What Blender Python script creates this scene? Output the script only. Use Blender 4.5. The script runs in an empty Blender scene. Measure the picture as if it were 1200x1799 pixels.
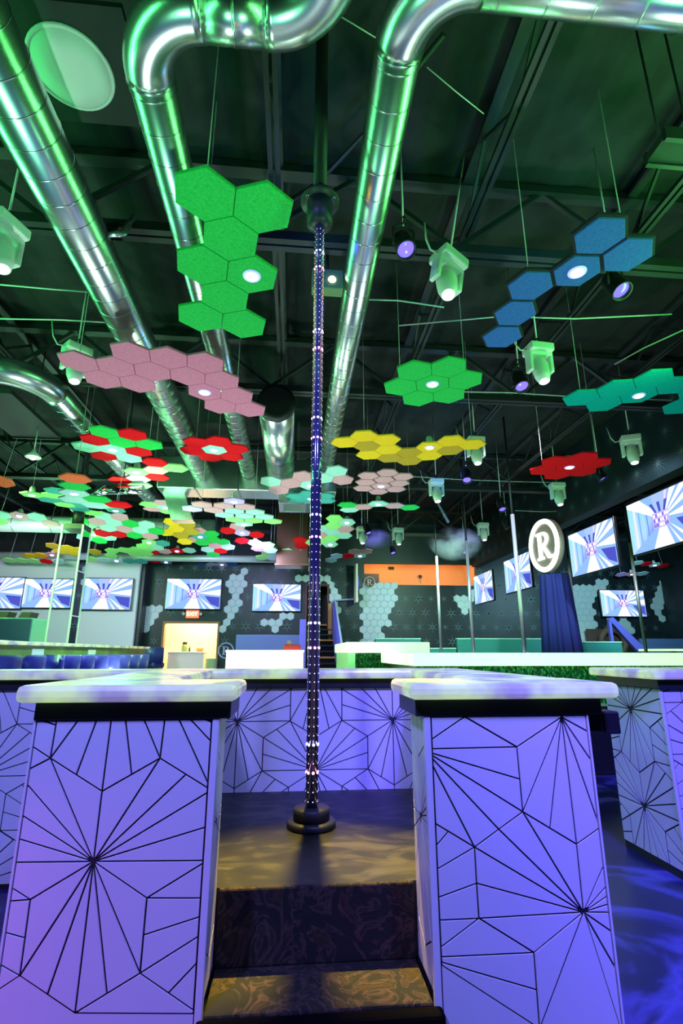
import bpy, bmesh, math, random
from mathutils import Vector, Matrix
from mathutils.geometry import delaunay_2d_cdt
random.seed(7)
PI = math.pi
scene = bpy.context.scene
COL = scene.collection

# ------------------------------------------------------------------ camera
F = 900.0                                   # focal length in pixels of a 1200 x 1799 frame
PITCH = math.atan(248 / F)
YAW = math.atan(85 * math.cos(PITCH) / F)
EYE = 1.12
cam_data = bpy.data.cameras.new('camera')
cam = bpy.data.objects.new('camera', cam_data)
COL.objects.link(cam)
cam.location = (0, 0, EYE)
cam.rotation_euler = (PI / 2 + PITCH, 0, -YAW)
cam_data.sensor_fit = 'HORIZONTAL'
cam_data.sensor_width = 24.0
cam_data.lens = F / 1200 * 24.0
cam_data.clip_start = 0.05
cam_data.clip_end = 100
scene.camera = cam

# ------------------------------------------------------------------ world, exposure
world = bpy.data.worlds.new('night_interior')
scene.world = world
world.use_nodes = True
world.node_tree.nodes['Background'].inputs[0].default_value = (0.10, 0.35, 0.30, 1)
world.node_tree.nodes['Background'].inputs[1].default_value = 0.02
vs = scene.view_settings
vs.view_transform = 'Standard'
vs.look = 'None'
vs.gamma = 1.0
vs.use_curve_mapping = False
vs.exposure = 0.0

# ------------------------------------------------------------------ lights: room washes plus unseen fill lamps added
def lamp(name, kind, loc, target, power, color, size=0.1, angle=60, blend=0.6):
    d = bpy.data.lights.new(name, kind)
    d.energy = power
    d.color = color
    if kind == 'SPOT':
        d.spot_size = math.radians(angle)
        d.spot_blend = blend
        d.shadow_soft_size = size
    elif kind == 'POINT':
        d.shadow_soft_size = size
    elif kind == 'AREA':
        if isinstance(size, tuple):
            d.shape = 'RECTANGLE'; d.size, d.size_y = size
        else:
            d.shape = 'DISK'; d.size = size
    o = bpy.data.objects.new(name, d)
    COL.objects.link(o)
    o.location = loc
    if target is not None:
        o.rotation_euler = (Vector(target) - Vector(loc)).to_track_quat('-Z', 'Y').to_euler()
    return o

# blue and violet wash on the near half walls, from ceiling fixtures behind the photographer
lamp('blue_wash_lamp', 'SPOT', (1.5, -1.0, 4.3), (0.8, 2.0, 0.5), 620, (0.19, 0.21, 1.0), 0.2, 90)
lamp('blue_wash_lamp', 'SPOT', (-1.7, -1.0, 4.3), (-0.6, 2.0, 0.5), 1060, (0.23, 0.23, 1.0), 0.2, 90)
lamp('blue_wash_lamp', 'SPOT', (1.1, -0.6, 4.3), (2.2, 3.4, 0.2), 1700, (0.12, 0.06, 1.0), 0.2, 50)
lamp('magenta_floor_lamp', 'SPOT', (-1.6, 0.9, 0.10), (-0.9, 1.8, 0.15), 14, (1.0, 0.02, 0.6), 0.06, 70)
# amber pin spot behind the dance pole: its shadow falls toward the photographer
lamp('amber_pin_lamp', 'SPOT', (0.11, 2.80, 4.6), (0.10, 1.86, 0.3), 3900, (1.0, 0.70, 0.07), 0.025, 19, 0.8)
# green side washes on the countertops, from unseen spots added left and right
lamp('green_wash_lamp', 'SPOT', (-4.6, 3.0, 2.7), (-0.75, 2.4, 1.03), 130, (0.50, 1.0, 0.35), 0.12, 26)
lamp('green_wash_lamp', 'SPOT', (4.6, 3.4, 2.7), (0.85, 2.3, 1.03), 130, (0.58, 1.0, 0.30), 0.12, 28)
# unseen green area lights added left and right to streak the ducts
lamp('green_streak_fill', 'AREA', (-4.4, 2.2, 3.5), (-2.7, 2.2, 6.4), 170, (0.10, 1.0, 0.26), (6.5, 0.35))
lamp('green_streak_fill', 'AREA', (3.6, 1.2, 3.5), (1.9, 1.2, 6.4), 170, (0.14, 1.0, 0.20), (5.5, 0.35))
lamp('green_bar_lamp', 'SPOT', (-5.6, 9.0, 3.9), (-3.4, 10.0, 0.9), 900, (0.35, 1.0, 0.25), 0.2, 120)
lamp('green_bar_lamp', 'SPOT', (-1.6, 9.4, 3.2), (-3.3, 9.0, 0.9), 420, (0.45, 1.0, 0.35), 0.2, 110)
lamp('violet_bar_lamp', 'SPOT', (-1.6, 7.0, 3.2), (-3.2, 8.0, 0.9), 300, (0.30, 0.30, 1.0), 0.2, 110)
for hx in (1.7, 3.7, 5.4):  # unseen green fills added to brighten the hedges
    lamp('green_hedge_fill', 'SPOT', (hx, 4.5, 0.5), (hx + 0.3, 6.6, 0.8), 120, (0.12, 1.0, 0.10), 0.05, 120)
lamp('green_hedge_fill', 'SPOT', (1.3, 7.6, 0.5), (1.6, 9.0, 0.9), 45, (0.2, 1.0, 0.15), 0.05, 120)
lamp('stage_pole_fill', 'SPOT', (3.0, 6.0, 4.4), (4.3, 10.4, 2.0), 900, (0.75, 0.78, 1.0), 0.1, 50)  # unseen spots added to brighten the dark stage poles
lamp('stage_pole_fill', 'SPOT', (5.2, 6.0, 4.4), (7.4, 12.0, 1.8), 900, (0.75, 0.85, 1.0), 0.1, 40)
lamp('green_deck_fill', 'POINT', (-3.9, 3.0, 3.3), None, 40, (0.12, 1.0, 0.36), 0.2)  # unseen green fills added to brighten ducts and roof deck
lamp('green_deck_fill', 'POINT', (-2.6, 8.4, 3.2), None, 150, (0.22, 1.0, 0.35), 0.2)
lamp('green_deck_fill', 'POINT', (-5.6, 12.0, 3.3), None, 200, (0.25, 1.0, 0.40), 0.2)
lamp('blue_deck_lamp', 'POINT', (2.9, 9.2, 3.3), None, 40, (0.10, 0.45, 0.9), 0.2)
lamp('blue_par_lamp', 'SPOT', (0.15, 3.3, 4.1), (0.0, 3.9, 5.2), 18, (0.05, 0.05, 1.0), 0.05, 120)
lamp('blue_par_lamp', 'SPOT', (2.2, 3.3, 4.1), (1.9, 3.9, 5.2), 18, (0.05, 0.05, 1.0), 0.05, 120)
lamp('blue_par_lamp', 'SPOT', (2.6, 7.9, 3.9), (2.9, 8.6, 5.0), 25, (0.08, 0.10, 1.0), 0.05, 120)
lamp('near_up_fill', 'SPOT', (-1.9, 0.2, 0.2), (-1.7, 0.9, 4.4), 250, (0.22, 1.0, 0.42), 0.12, 80, 0.6)  # unseen upward fills added to brighten the near duct elbows
lamp('near_up_fill', 'SPOT', (1.9, 0.2, 0.2), (1.5, 0.9, 4.4), 250, (0.24, 1.0, 0.34), 0.12, 80, 0.6)
# unseen upward fills added behind the low walls to brighten the panels
for (ux, uy, up) in ((-1.9, 4.6, 300), (2.7, 4.4, 240), (-2.2, 8.4, 300), (0.6, 8.0, 260), (-1.6, 12.0, 420), (-6.5, 11.0, 260)):
    lamp('up_fill', 'SPOT', (ux, uy, 0.35), (ux, uy + 0.01, 4.0), up, (0.66, 1.0, 0.78), 0.12, 130, 0.8)
# cool wash on the far white wall and the dark wall
lamp('far_wall_lamp', 'SPOT', (-6.5, 11.5, 3.6), (-8.0, 16.4, 1.2), 480, (0.80, 0.72, 1.0), 0.3, 110)
lamp('far_wall_lamp', 'SPOT', (-1.0, 12.5, 3.6), (-1.0, 17.2, 1.8), 560, (0.52, 0.48, 1.0), 0.3, 120)
lamp('far_wall_lamp', 'SPOT', (4.0, 12.0, 3.6), (4.0, 17.2, 1.8), 620, (0.50, 1.0, 0.66), 0.3, 100)
lamp('far_wall_lamp', 'SPOT', (9.0, 12.5, 3.4), (9.6, 17.2, 1.8), 600, (0.40, 0.8, 0.95), 0.3, 110)

# ------------------------------------------------------------------ pixel helpers (a pixel gives a direction; a known plane gives the distance)
cpt, spt, cyw, syw = math.cos(PITCH), math.sin(PITCH), math.cos(YAW), math.sin(YAW)
CR = Vector((cyw, -syw, 0)); CF = Vector((syw * cpt, cyw * cpt, spt)); CU = Vector((-syw * spt, -cyw * spt, cpt))
CE = Vector((0, 0, EYE))
def on(px, py, axis, v):
    d = CR * ((px - 600) / F) - CU * ((py - 899.5) / F) + CF
    return CE + d * ((v - CE[axis]) / d[axis])
def oz(px, py, z): return on(px, py, 2, z)
def oy(px, py, y): return on(px, py, 1, y)
def ox(px, py, x): return on(px, py, 0, x)

# ------------------------------------------------------------------ materials
def lin(c):
    return tuple((v / 12.92 if v <= 0.04045 else ((v + 0.055) / 1.055) ** 2.4) for v in c)
def rgb(r, g, b): return lin((r / 255, g / 255, b / 255))
MATS = {}
def mat(name, color, rough=0.6, metal=0.0, emit=None, strength=0.0, spec=0.5, trans=0.0, noise=0.0, nscale=20, bump=0.0, coat=0.0):
    m = bpy.data.materials.new(name)
    m.use_nodes = True
    nt = m.node_tree
    b = nt.nodes['Principled BSDF']
    b.inputs['Base Color'].default_value = (*color, 1)
    b.inputs['Roughness'].default_value = rough
    b.inputs['Metallic'].default_value = metal
    b.inputs['Specular IOR Level'].default_value = spec
    b.inputs['Transmission Weight'].default_value = trans
    b.inputs['Coat Weight'].default_value = coat
    if emit:
        b.inputs['Emission Color'].default_value = (*emit, 1)
        b.inputs['Emission Strength'].default_value = strength
    if noise or bump:
        tc = nt.nodes.new('ShaderNodeTexCoord')
        n = nt.nodes.new('ShaderNodeTexNoise')
        n.inputs['Scale'].default_value = nscale
        n.inputs['Detail'].default_value = 5
        nt.links.new(tc.outputs['Object'], n.inputs['Vector'])
        if noise:
            r = nt.nodes.new('ShaderNodeValToRGB')
            r.color_ramp.elements[0].color = (*[max(0, c * (1 - noise)) for c in color], 1)
            r.color_ramp.elements[1].color = (*[min(1, c * (1 + noise)) for c in color], 1)
            r.color_ramp.elements[0].position = 0.3
            r.color_ramp.elements[1].position = 0.7
            nt.links.new(n.outputs['Fac'], r.inputs['Fac'])
            nt.links.new(r.outputs['Color'], b.inputs['Base Color'])
        if bump:
            bp = nt.nodes.new('ShaderNodeBump')
            bp.inputs['Strength'].default_value = bump
            bp.inputs['Distance'].default_value = 0.02
            nt.links.new(n.outputs['Fac'], bp.inputs['Height'])
            nt.links.new(bp.outputs['Normal'], b.inputs['Normal'])
    MATS[name] = m
    return m
def ramp_mat(name, stops, scale, detail=6, distort=0.0, rough=0.4, bump=0.0, spec=0.5, stretch=(1, 1, 1), coat=0.0):
    m = mat(name, (0.5, 0.5, 0.5), rough, spec=spec, coat=coat)
    nt = m.node_tree; b = nt.nodes['Principled BSDF']
    tc = nt.nodes.new('ShaderNodeTexCoord'); mp = nt.nodes.new('ShaderNodeMapping')
    mp.inputs['Scale'].default_value = stretch
    n = nt.nodes.new('ShaderNodeTexNoise')
    n.inputs['Scale'].default_value = scale; n.inputs['Detail'].default_value = detail; n.inputs['Distortion'].default_value = distort
    r = nt.nodes.new('ShaderNodeValToRGB')
    el = r.color_ramp.elements
    while len(el) < len(stops): el.new(0.5)
    for e, (p, c) in zip(el, stops):
        e.position = p; e.color = (*c, 1)
    nt.links.new(tc.outputs['Object'], mp.inputs['Vector']); nt.links.new(mp.outputs['Vector'], n.inputs['Vector'])
    nt.links.new(n.outputs['Fac'], r.inputs['Fac']); nt.links.new(r.outputs['Color'], b.inputs['Base Color'])
    if bump:
        bp = nt.nodes.new('ShaderNodeBump'); bp.inputs['Strength'].default_value = bump; bp.inputs['Distance'].default_value = 0.01
        nt.links.new(n.outputs['Fac'], bp.inputs['Height']); nt.links.new(bp.outputs['Normal'], b.inputs['Normal'])
    return m

M_white = mat('white_laminate', (0.62, 0.62, 0.66), 0.45, noise=0.03, nscale=3)
M_trim = mat('white_corner_trim', (0.66, 0.66, 0.70), 0.35)
M_joint = mat('black_joint', (0.006, 0.006, 0.012), 0.7)
M_black = mat('black_paint', (0.012, 0.013, 0.016), 0.45)
M_band = mat('black_band', (0.014, 0.017, 0.02), 0.35, noise=0.3, nscale=2)
M_marble = ramp_mat('onyx_painted_glow', [(0.25, (0.22, 0.22, 0.24)), (0.45, (0.40, 0.42, 0.36)), (0.6, (0.30, 0.32, 0.28)), (0.8, (0.42, 0.44, 0.38))], 2.6, 5, 1.2, 0.22)
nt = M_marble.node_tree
_r = nt.nodes.new('ShaderNodeValToRGB')                      # added glow: lime and lavender light patches put into the slab colour
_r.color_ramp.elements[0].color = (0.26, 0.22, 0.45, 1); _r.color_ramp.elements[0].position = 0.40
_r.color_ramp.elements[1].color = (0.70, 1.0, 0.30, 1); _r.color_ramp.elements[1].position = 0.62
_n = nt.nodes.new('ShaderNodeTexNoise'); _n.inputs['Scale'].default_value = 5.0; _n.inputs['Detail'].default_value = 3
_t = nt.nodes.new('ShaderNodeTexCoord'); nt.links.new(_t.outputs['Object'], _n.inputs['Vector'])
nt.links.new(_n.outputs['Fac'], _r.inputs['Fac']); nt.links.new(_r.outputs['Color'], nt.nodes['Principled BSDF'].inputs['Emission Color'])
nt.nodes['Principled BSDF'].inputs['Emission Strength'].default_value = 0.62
M_glow = mat('backlit_onyx', (0.85, 0.9, 0.85), 0.3, emit=(0.58, 1.0, 0.48), strength=1.05, noise=0.06, nscale=4)
M_glow_white = mat('backlit_white_panel', (0.9, 0.9, 0.85), 0.4, emit=(0.9, 1.0, 0.70), strength=1.5)
M_floor = ramp_mat('swirled_epoxy', [(0.3, (0.006, 0.006, 0.03)), (0.5, (0.015, 0.015, 0.09)), (0.58, (0.09, 0.09, 0.34)), (0.63, (0.02, 0.02, 0.09)), (0.8, (0.010, 0.010, 0.05))], 1.1, 7, 2.0, 0.30, spec=0.3)
M_stage = ramp_mat('stage_floor_light_patches', [(0.36, (0.004, 0.004, 0.008)), (0.5, (0.010, 0.010, 0.012)), (0.64, (0.05, 0.045, 0.035)), (0.85, (0.010, 0.010, 0.010))], 4.2, 6, 1.2, 0.5, stretch=(1, 1.8, 1))  # paler clouds are yellow light patches put into the floor colour
M_carpet = ramp_mat('swirl_carpet', [(0.3, (0.004, 0.004, 0.004)), (0.46, (0.004, 0.005, 0.001)), (0.53, (0.050, 0.026, 0.020)), (0.57, (0.004, 0.006, 0.001)), (0.66, (0.030, 0.016, 0.003)), (0.75, (0.005, 0.005, 0.004))], 7, 3, 3.5, 0.95, 0.6)
M_deck = mat('dark_spray_foam', (0.007, 0.009, 0.010), 0.9, noise=0.8, nscale=3, bump=1.0)
M_steel = mat('dark_painted_steel', (0.011, 0.015, 0.016), 0.55, noise=0.3, nscale=5)
M_duct = mat('galvanised_duct', (0.80, 0.83, 0.84), 0.27, 1.0)
M_ductfar = mat('duct_green_light', (0.62, 0.78, 0.66), 0.45, 0.35)  # green light on the far ducts put into this colour
M_seam = mat('galvanised_seam', (0.60, 0.62, 0.64), 0.25, 1.0)
M_chrome = mat('polished_chrome', (0.85, 0.86, 0.9), 0.12, 1.0)
M_polewhite = mat('brushed_pole_steel', (0.80, 0.82, 0.88), 0.38, 0.55)
M_wire = mat('pale_cable', (0.55, 0.58, 0.55), 0.6)
M_fix = mat('white_fixture_plastic', (0.72, 0.78, 0.74), 0.4)
M_fixd = mat('black_fixture', (0.005, 0.005, 0.007), 0.5)
M_lens = mat('pink_white_lens', (0.9, 0.8, 0.9), 0.2, emit=(1.0, 0.70, 0.95), strength=2)
M_lens_blue = mat('blue_lens', (0.02, 0.02, 0.1), 0.2, emit=(0.10, 0.07, 1.0), strength=3.5)
M_led_white = mat('led_white', (0.9, 0.9, 1), 0.3, emit=(0.80, 0.78, 1.0), strength=1.6)
M_led_bright = mat('led_violet_bright', (0.9, 0.9, 1), 0.3, emit=(0.62, 0.58, 1.0), strength=9)
M_led_pink = mat('led_pink_bright', (1, 0.6, 0.8), 0.3, emit=(1.0, 0.36, 0.62), strength=9)
M_disc = mat('panel_spot_lens', (0.9, 0.9, 1), 0.3, emit=(0.80, 0.80, 1.0), strength=14)
M_tube = mat('smoked_acrylic', (0.06, 0.05, 0.16), 0.15, 0.35, spec=0.9, coat=1.0)
M_mirror = mat('mirror_glass', (0.75, 0.8, 0.8), 0.02, 1.0)
M_glass = mat('clear_glass', (0.92, 1.0, 0.96), 0.0, trans=1.0)
M_glass.node_tree.nodes['Principled BSDF'].inputs['IOR'].default_value = 1.05
M_speaker = mat('speaker_grille_white', (0.62, 0.72, 0.66), 0.6)
M_board = mat('green_grey_board', (0.012, 0.022, 0.018), 0.8, noise=0.2, nscale=4)
M_wallwhite = mat('white_paint', (0.72, 0.78, 0.80), 0.6)
M_walldark = mat('dark_star_wallcovering', (0.011, 0.021, 0.026), 0.45, noise=0.35, nscale=1.5)
M_star = mat('pale_star_inlay', (0.10, 0.17, 0.18), 0.5)
M_mint = mat('pale_mint_tile', (0.62, 0.72, 0.72), 0.5)
M_orange = mat('warm_plaster', (0.75, 0.45, 0.22), 0.8)
M_cream = mat('cream_plaster', (0.9, 0.82, 0.6), 0.8)
M_exit = mat('exit_red', (0.8, 0.1, 0.05), 0.4, emit=(1.0, 0.12, 0.05), strength=2.5)
M_exit_w = mat('exit_letters', (1, 0.8, 0.5), 0.4, emit=(1.0, 0.75, 0.45), strength=5)
M_logo = mat('lit_logo', (1, 1, 0.9), 0.3, emit=(1.0, 0.98, 0.85), strength=2.2)
M_logo_dim = mat('pale_logo_print', (0.45, 0.50, 0.75), 0.5)
M_curtain = mat('blue_velvet', (0.015, 0.03, 0.20), 0.85)
M_stool = mat('blue_leather', (0.05, 0.05, 0.30), 0.35)
M_stoolleg = mat('dark_stool_metal', (0.05, 0.05, 0.07), 0.3, 0.8)
M_leaf = mat('boxwood_leaf', (0.03, 0.17, 0.04), 0.6, noise=0.5, nscale=30)
M_hedge = mat('hedge_core', (0.008, 0.04, 0.012), 0.9)
M_teal = mat('teal_upholstery', (0.04, 0.26, 0.23), 0.4)
M_tealtrim = mat('pale_teal_piping', (0.40, 0.75, 0.62), 0.5)
M_bluepanel = mat('slate_blue_panel', (0.10, 0.16, 0.34), 0.5)
M_violet = mat('violet_rail', (0.18, 0.16, 0.72), 0.4)
M_wood = mat('orange_wood', (0.50, 0.24, 0.06), 0.5)
M_bargreen = mat('bar_front_panel', (0.14, 0.26, 0.05), 0.4, noise=0.35, nscale=3)
M_register = mat('back_bar_green', (0.12, 0.30, 0.22), 0.35)
M_redthing = mat('red_plastic', (0.7, 0.04, 0.05), 0.4)
M_screenframe = mat('screen_bezel', (0.006, 0.006, 0.010), 0.3)

TILE = {}
for k, c in dict(green=(0.035, 0.50, 0.10), pink=(0.68, 0.20, 0.35), blue=(0.045, 0.135, 0.46), teal=(0.005, 0.36, 0.33), yellow=(1.0, 0.54, 0.03),
                 gold=(0.55, 0.32, 0.04), red=(0.80, 0.012, 0.02), mint=(0.42, 0.68, 0.66), lime=(0.36, 0.80, 0.26), rose=(0.72, 0.33, 0.42), lilac=(0.66, 0.42, 0.85),
                 sea=(0.08, 0.38, 0.38), orange=(0.85, 0.16, 0.07)).items():
    TILE[k] = mat('felt_' + k, c, 0.95, noise=0.14, nscale=60, spec=0.0)

# ------------------------------------------------------------------ mesh helpers
def new_bm(): return bmesh.new()
def box(bm, a, b, bevel=0.0):
    x0, y0, z0 = a; x1, y1, z1 = b
    M = Matrix.Translation(((x0 + x1) / 2, (y0 + y1) / 2, (z0 + z1) / 2)) @ Matrix.Diagonal((abs(x1 - x0), abs(y1 - y0), abs(z1 - z0), 1))
    r = bmesh.ops.create_cube(bm, size=1, matrix=M)
    if bevel:
        es = list({e for v in r['verts'] for e in v.link_edges})
        bmesh.ops.bevel(bm, geom=es, offset=bevel, segments=2, affect='EDGES', profile=0.5)
    return bm
def basis(d):
    d = Vector(d).normalized()
    t = Vector((0, 0, 1)) if abs(d.z) < 0.95 else Vector((1, 0, 0))
    s = d.cross(t).normalized()
    return s, s.cross(d).normalized(), d
def tube(bm, pts, rad, seg=12, cap=True, smooth=True):
    pts = [Vector(p) for p in pts]; n = len(pts)
    rr = rad if isinstance(rad, (list, tuple)) else [rad] * n
    rings = []; prev = None
    for i, p in enumerate(pts):
        d = (pts[min(i + 1, n - 1)] - pts[max(i - 1, 0)]).normalized()
        if prev is None: s, u, _ = basis(d)
        else:
            s = (prev - d * prev.dot(d)).normalized(); u = s.cross(d)
        prev = s
        rings.append([bm.verts.new(p + (s * math.cos(2 * PI * k / seg) + u * math.sin(2 * PI * k / seg)) * rr[i]) for k in range(seg)])
    for a, b in zip(rings, rings[1:]):
        for k in range(seg):
            f = bm.faces.new((a[k], a[(k + 1) % seg], b[(k + 1) % seg], b[k])); f.smooth = smooth
    if cap:
        bm.faces.new(rings[0][::-1]); bm.faces.new(rings[-1])
    return bm
def lathe(bm, prof, c=(0, 0, 0), axis=(0, 0, 1), seg=24, smooth=True):
    s, u, d = basis(axis); c = Vector(c); rings = []
    for r, h in prof:
        rings.append([bm.verts.new(c + d * h + (s * math.cos(2 * PI * k / seg) + u * math.sin(2 * PI * k / seg)) * max(r, 1e-4)) for k in range(seg)])
    for a, b in zip(rings, rings[1:]):
        for k in range(seg):
            f = bm.faces.new((a[k], a[(k + 1) % seg], b[(k + 1) % seg], b[k])); f.smooth = smooth
    bm.faces.new(rings[0][::-1]); bm.faces.new(rings[-1])
    return bm
def prism(bm, poly, ext):
    ext = Vector(ext); lo = [bm.verts.new(Vector(p)) for p in poly]; hi = [bm.verts.new(Vector(p) + ext) for p in poly]
    n = len(poly)
    bm.faces.new(lo[::-1]); bm.faces.new(hi)
    for i in range(n): bm.faces.new((lo[i], lo[(i + 1) % n], hi[(i + 1) % n], hi[i]))
    return bm
def torus(bm, c, axis, R, r, seg=24, s2=8):
    s, u, d = basis(axis); c = Vector(c); rings = []
    for k in range(seg):
        a = 2 * PI * k / seg; e = s * math.cos(a) + u * math.sin(a)
        rings.append([bm.verts.new(c + e * (R + r * math.cos(2 * PI * j / s2)) + d * (r * math.sin(2 * PI * j / s2))) for j in range(s2)])
    for k in range(seg):
        A, B = rings[k], rings[(k + 1) % seg]
        for j in range(s2):
            f = bm.faces.new((A[j], B[j], B[(j + 1) % s2], A[(j + 1) % s2])); f.smooth = True
    return bm
def link(name, me, m, parent=None, loc=None):
    o = bpy.data.objects.new(name, me); COL.objects.link(o)
    if m is not None and len(me.materials) == 0: me.materials.append(m)
    if parent is not None: o.parent = parent
    if loc is not None: o.location = loc
    return o
def obj(name, bm, m, parent=None, loc=None, world_coords=True):
    """one mesh object; with a parent the mesh is given in world space unless world_coords is False (parents are never rotated before copying)"""
    bmesh.ops.recalc_face_normals(bm, faces=bm.faces)
    if parent is not None and world_coords:
        off = Vector((0, 0, 0)); p = parent
        while p is not None: off += p.location; p = p.parent
        bmesh.ops.translate(bm, verts=bm.verts, vec=-off)
    me = bpy.data.meshes.new(name); bm.to_mesh(me); bm.free()
    return link(name, me, m, parent, loc)
def tag(o, label, cat, group=None):
    o['label'] = label; o['category'] = cat
    if group: o['group'] = group
    return o
def thing(name, label, cat, loc=(0, 0, 0), group=None):
    o = bpy.data.objects.new(name, None); COL.objects.link(o); o.empty_display_size = 0.1
    o.location = loc
    return tag(o, label, cat, group)
def struct(name, bm, m, parent=None):
    o = obj(name, bm, m, parent)
    if parent is None: o['kind'] = 'structure'
    return o
def dup(root, loc, rotz=None, label=None, group=None, scale=None):
    r = root.copy(); COL.objects.link(r); r.location = loc
    if rotz is not None: r.rotation_euler = (0, 0, rotz)
    if scale: r.scale = (scale,) * 3
    if label: r['label'] = label
    if group: r['group'] = group
    for ch in list(root.children):
        c = ch.copy(); COL.objects.link(c); c.parent = r
        for g in ch.children:
            d = g.copy(); COL.objects.link(d); d.parent = c
    return r

# ------------------------------------------------------------------ the setting
BW_Y = 17.2; WW_Y = 16.5
struct('floor', box(new_bm(), (-13, -3, -0.1), (13, 19.6, 0)), M_floor)
bm = new_bm()                                                # corrugated roof deck
DZ = 5.5; xs = []; x = -13.0; k = 0
while x < 13.01:
    xs.append((x, DZ + (0.02 if (k // 2) % 2 else 0.0))); x += 0.12; k += 1
lo = [(bm.verts.new((a, -3, z)), bm.verts.new((a, 19.6, z))) for a, z in xs]
for a, b in zip(lo, lo[1:]): bm.faces.new((a[0], a[1], b[1], b[0]))
struct('ceiling', bm, M_deck)
struct('wall_left', box(new_bm(), (-13.1, -3, 0), (-13, 17, DZ)), M_walldark)
struct('wall_right', box(new_bm(), (13, -3, 0), (13.1, 17.4, DZ)), M_walldark)
wx = oy(240, 1060, WW_Y).x
struct('wall_bar', box(new_bm(), (-13, WW_Y, 0), (wx, WW_Y + 0.15, 4.06)), M_wallwhite)
struct('wall_bar_upper', box(new_bm(), (-13, WW_Y - 0.02, 4.06), (wx, WW_Y + 0.15, DZ)), M_deck)
struct('wall_bar_return', box(new_bm(), (wx - 0.02, WW_Y + 0.15, 0), (wx + 0.12, BW_Y, DZ)), M_walldark)
dL, dR, dT = oy(290, 1095, BW_Y).x, oy(383, 1095, BW_Y).x, oy(338, 1095, BW_Y).z
sL, sR, sT = oy(540, 1030, BW_Y).x, oy(575, 1030, BW_Y).x, oy(560, 1030, BW_Y).z
gL, gR, gB, gT = oy(640, 1010, BW_Y).x, oy(836, 1010, BW_Y).x, oy(740, 1028, BW_Y).z, oy(740, 991, BW_Y).z
bm = new_bm()
Y1 = BW_Y + 0.15
for a, b, z0, z1 in ((wx, dL, 0, DZ), (dL, dR, dT, DZ), (dR, sL, 0, DZ), (sL, sR, sT, DZ), (sR, gL, 0, DZ), (gL, gR, 0, gB), (gL, gR, gT, DZ), (gR, 13, 0, DZ)):
    box(bm, (a, BW_Y, z0), (b, Y1, z1))
wall_back = struct('wall_back', bm, M_walldark)
# pale star inlays of the wall covering (too small to pick apart)
bm = new_bm()
def star_at(x, z, s):
    for k in range(6):
        a = k * PI / 3 + PI / 6
        d = Vector((math.cos(a), 0, math.sin(a))); n = Vector((-math.sin(a), 0, math.cos(a)))
        c = Vector((x, BW_Y - 0.006, z))
        v = [bm.verts.new(c + n * 0.022 * s), bm.verts.new(c - n * 0.022 * s), bm.verts.new(c + d * 0.20 * s)]
        bm.faces.new(v)
for r in range(1, 8):
    z = 0.55 + r * 0.47
    for q in range(-12, 30):
        x = q * 0.44 + (0.22 if r % 2 else 0)
        if x < wx + 0.3 or x > 12.8: continue
        if dL - 0.2 < x < dR + 0.2 and z < dT + 0.2: continue
        if sL - 0.2 < x < sR + 0.2 and z < sT + 0.2: continue
        if gL - 0.1 < x < gR + 0.1 and z > gB - 0.15: continue
        star_at(x, z, random.uniform(0.7, 1.1))
o = obj('star_inlay', bm, M_star, wall_back); o['kind'] = 'stuff'
# pale hexagon tiles on the dark wall
HS = 0.24
hexmesh = {}
def hex_prism_mesh(name, flat, t, m, axis='Y', inset=0.012):
    bm = new_bm(); R = flat / math.sqrt(3)
    def ring(r, h):
        out = []
        for k in range(6):
            a = PI / 3 * k + PI / 6
            p = (r * math.cos(a), h, r * math.sin(a)) if axis == 'Y' else (r * math.cos(a), r * math.sin(a), h)
            out.append(bm.verts.new(p))
        return out
    a = ring(R, 0); b = ring(R, -t * 0.7); c = ring(R - inset, -t)
    for p, q in ((a, b), (b, c)):
        for k in range(6): bm.faces.new((p[k], p[(k + 1) % 6], q[(k + 1) % 6], q[k]))
    bm.faces.new(a); bm.faces.new(c)
    bmesh.ops.recalc_face_normals(bm, faces=bm.faces)
    me = bpy.data.meshes.new(name); bm.to_mesh(me); bm.free(); me.materials.append(m)
    return me
wall_hex = hex_prism_mesh('hex_tile', HS * 0.985, 0.03, M_mint)
used = set()
def wall_hexes(points, spread=0.0, ypos=BW_Y):
    for (px, py) in points:
        p = oy(px, py, ypos)
        r = round(p.z / (HS * math.sqrt(3) / 2)); q = round(p.x / HS - (0.5 if r % 2 else 0))
        if (q, r) in used: continue
        used.add((q, r))
        link('hex_tile', wall_hex, None, wall_back, ((q + (0.5 if r % 2 else 0)) * HS, ypos - 0.003, r * HS * math.sqrt(3) / 2))
def path(pts, step=5):
    out = []
    for (a, b), (c, d) in zip(pts, pts[1:]):
        n = max(1, int(math.hypot(c - a, d - b) / step))
        out += [(a + (c - a) * i / n, b + (d - b) * i / n) for i in range(n + 1)]
    return out
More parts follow.
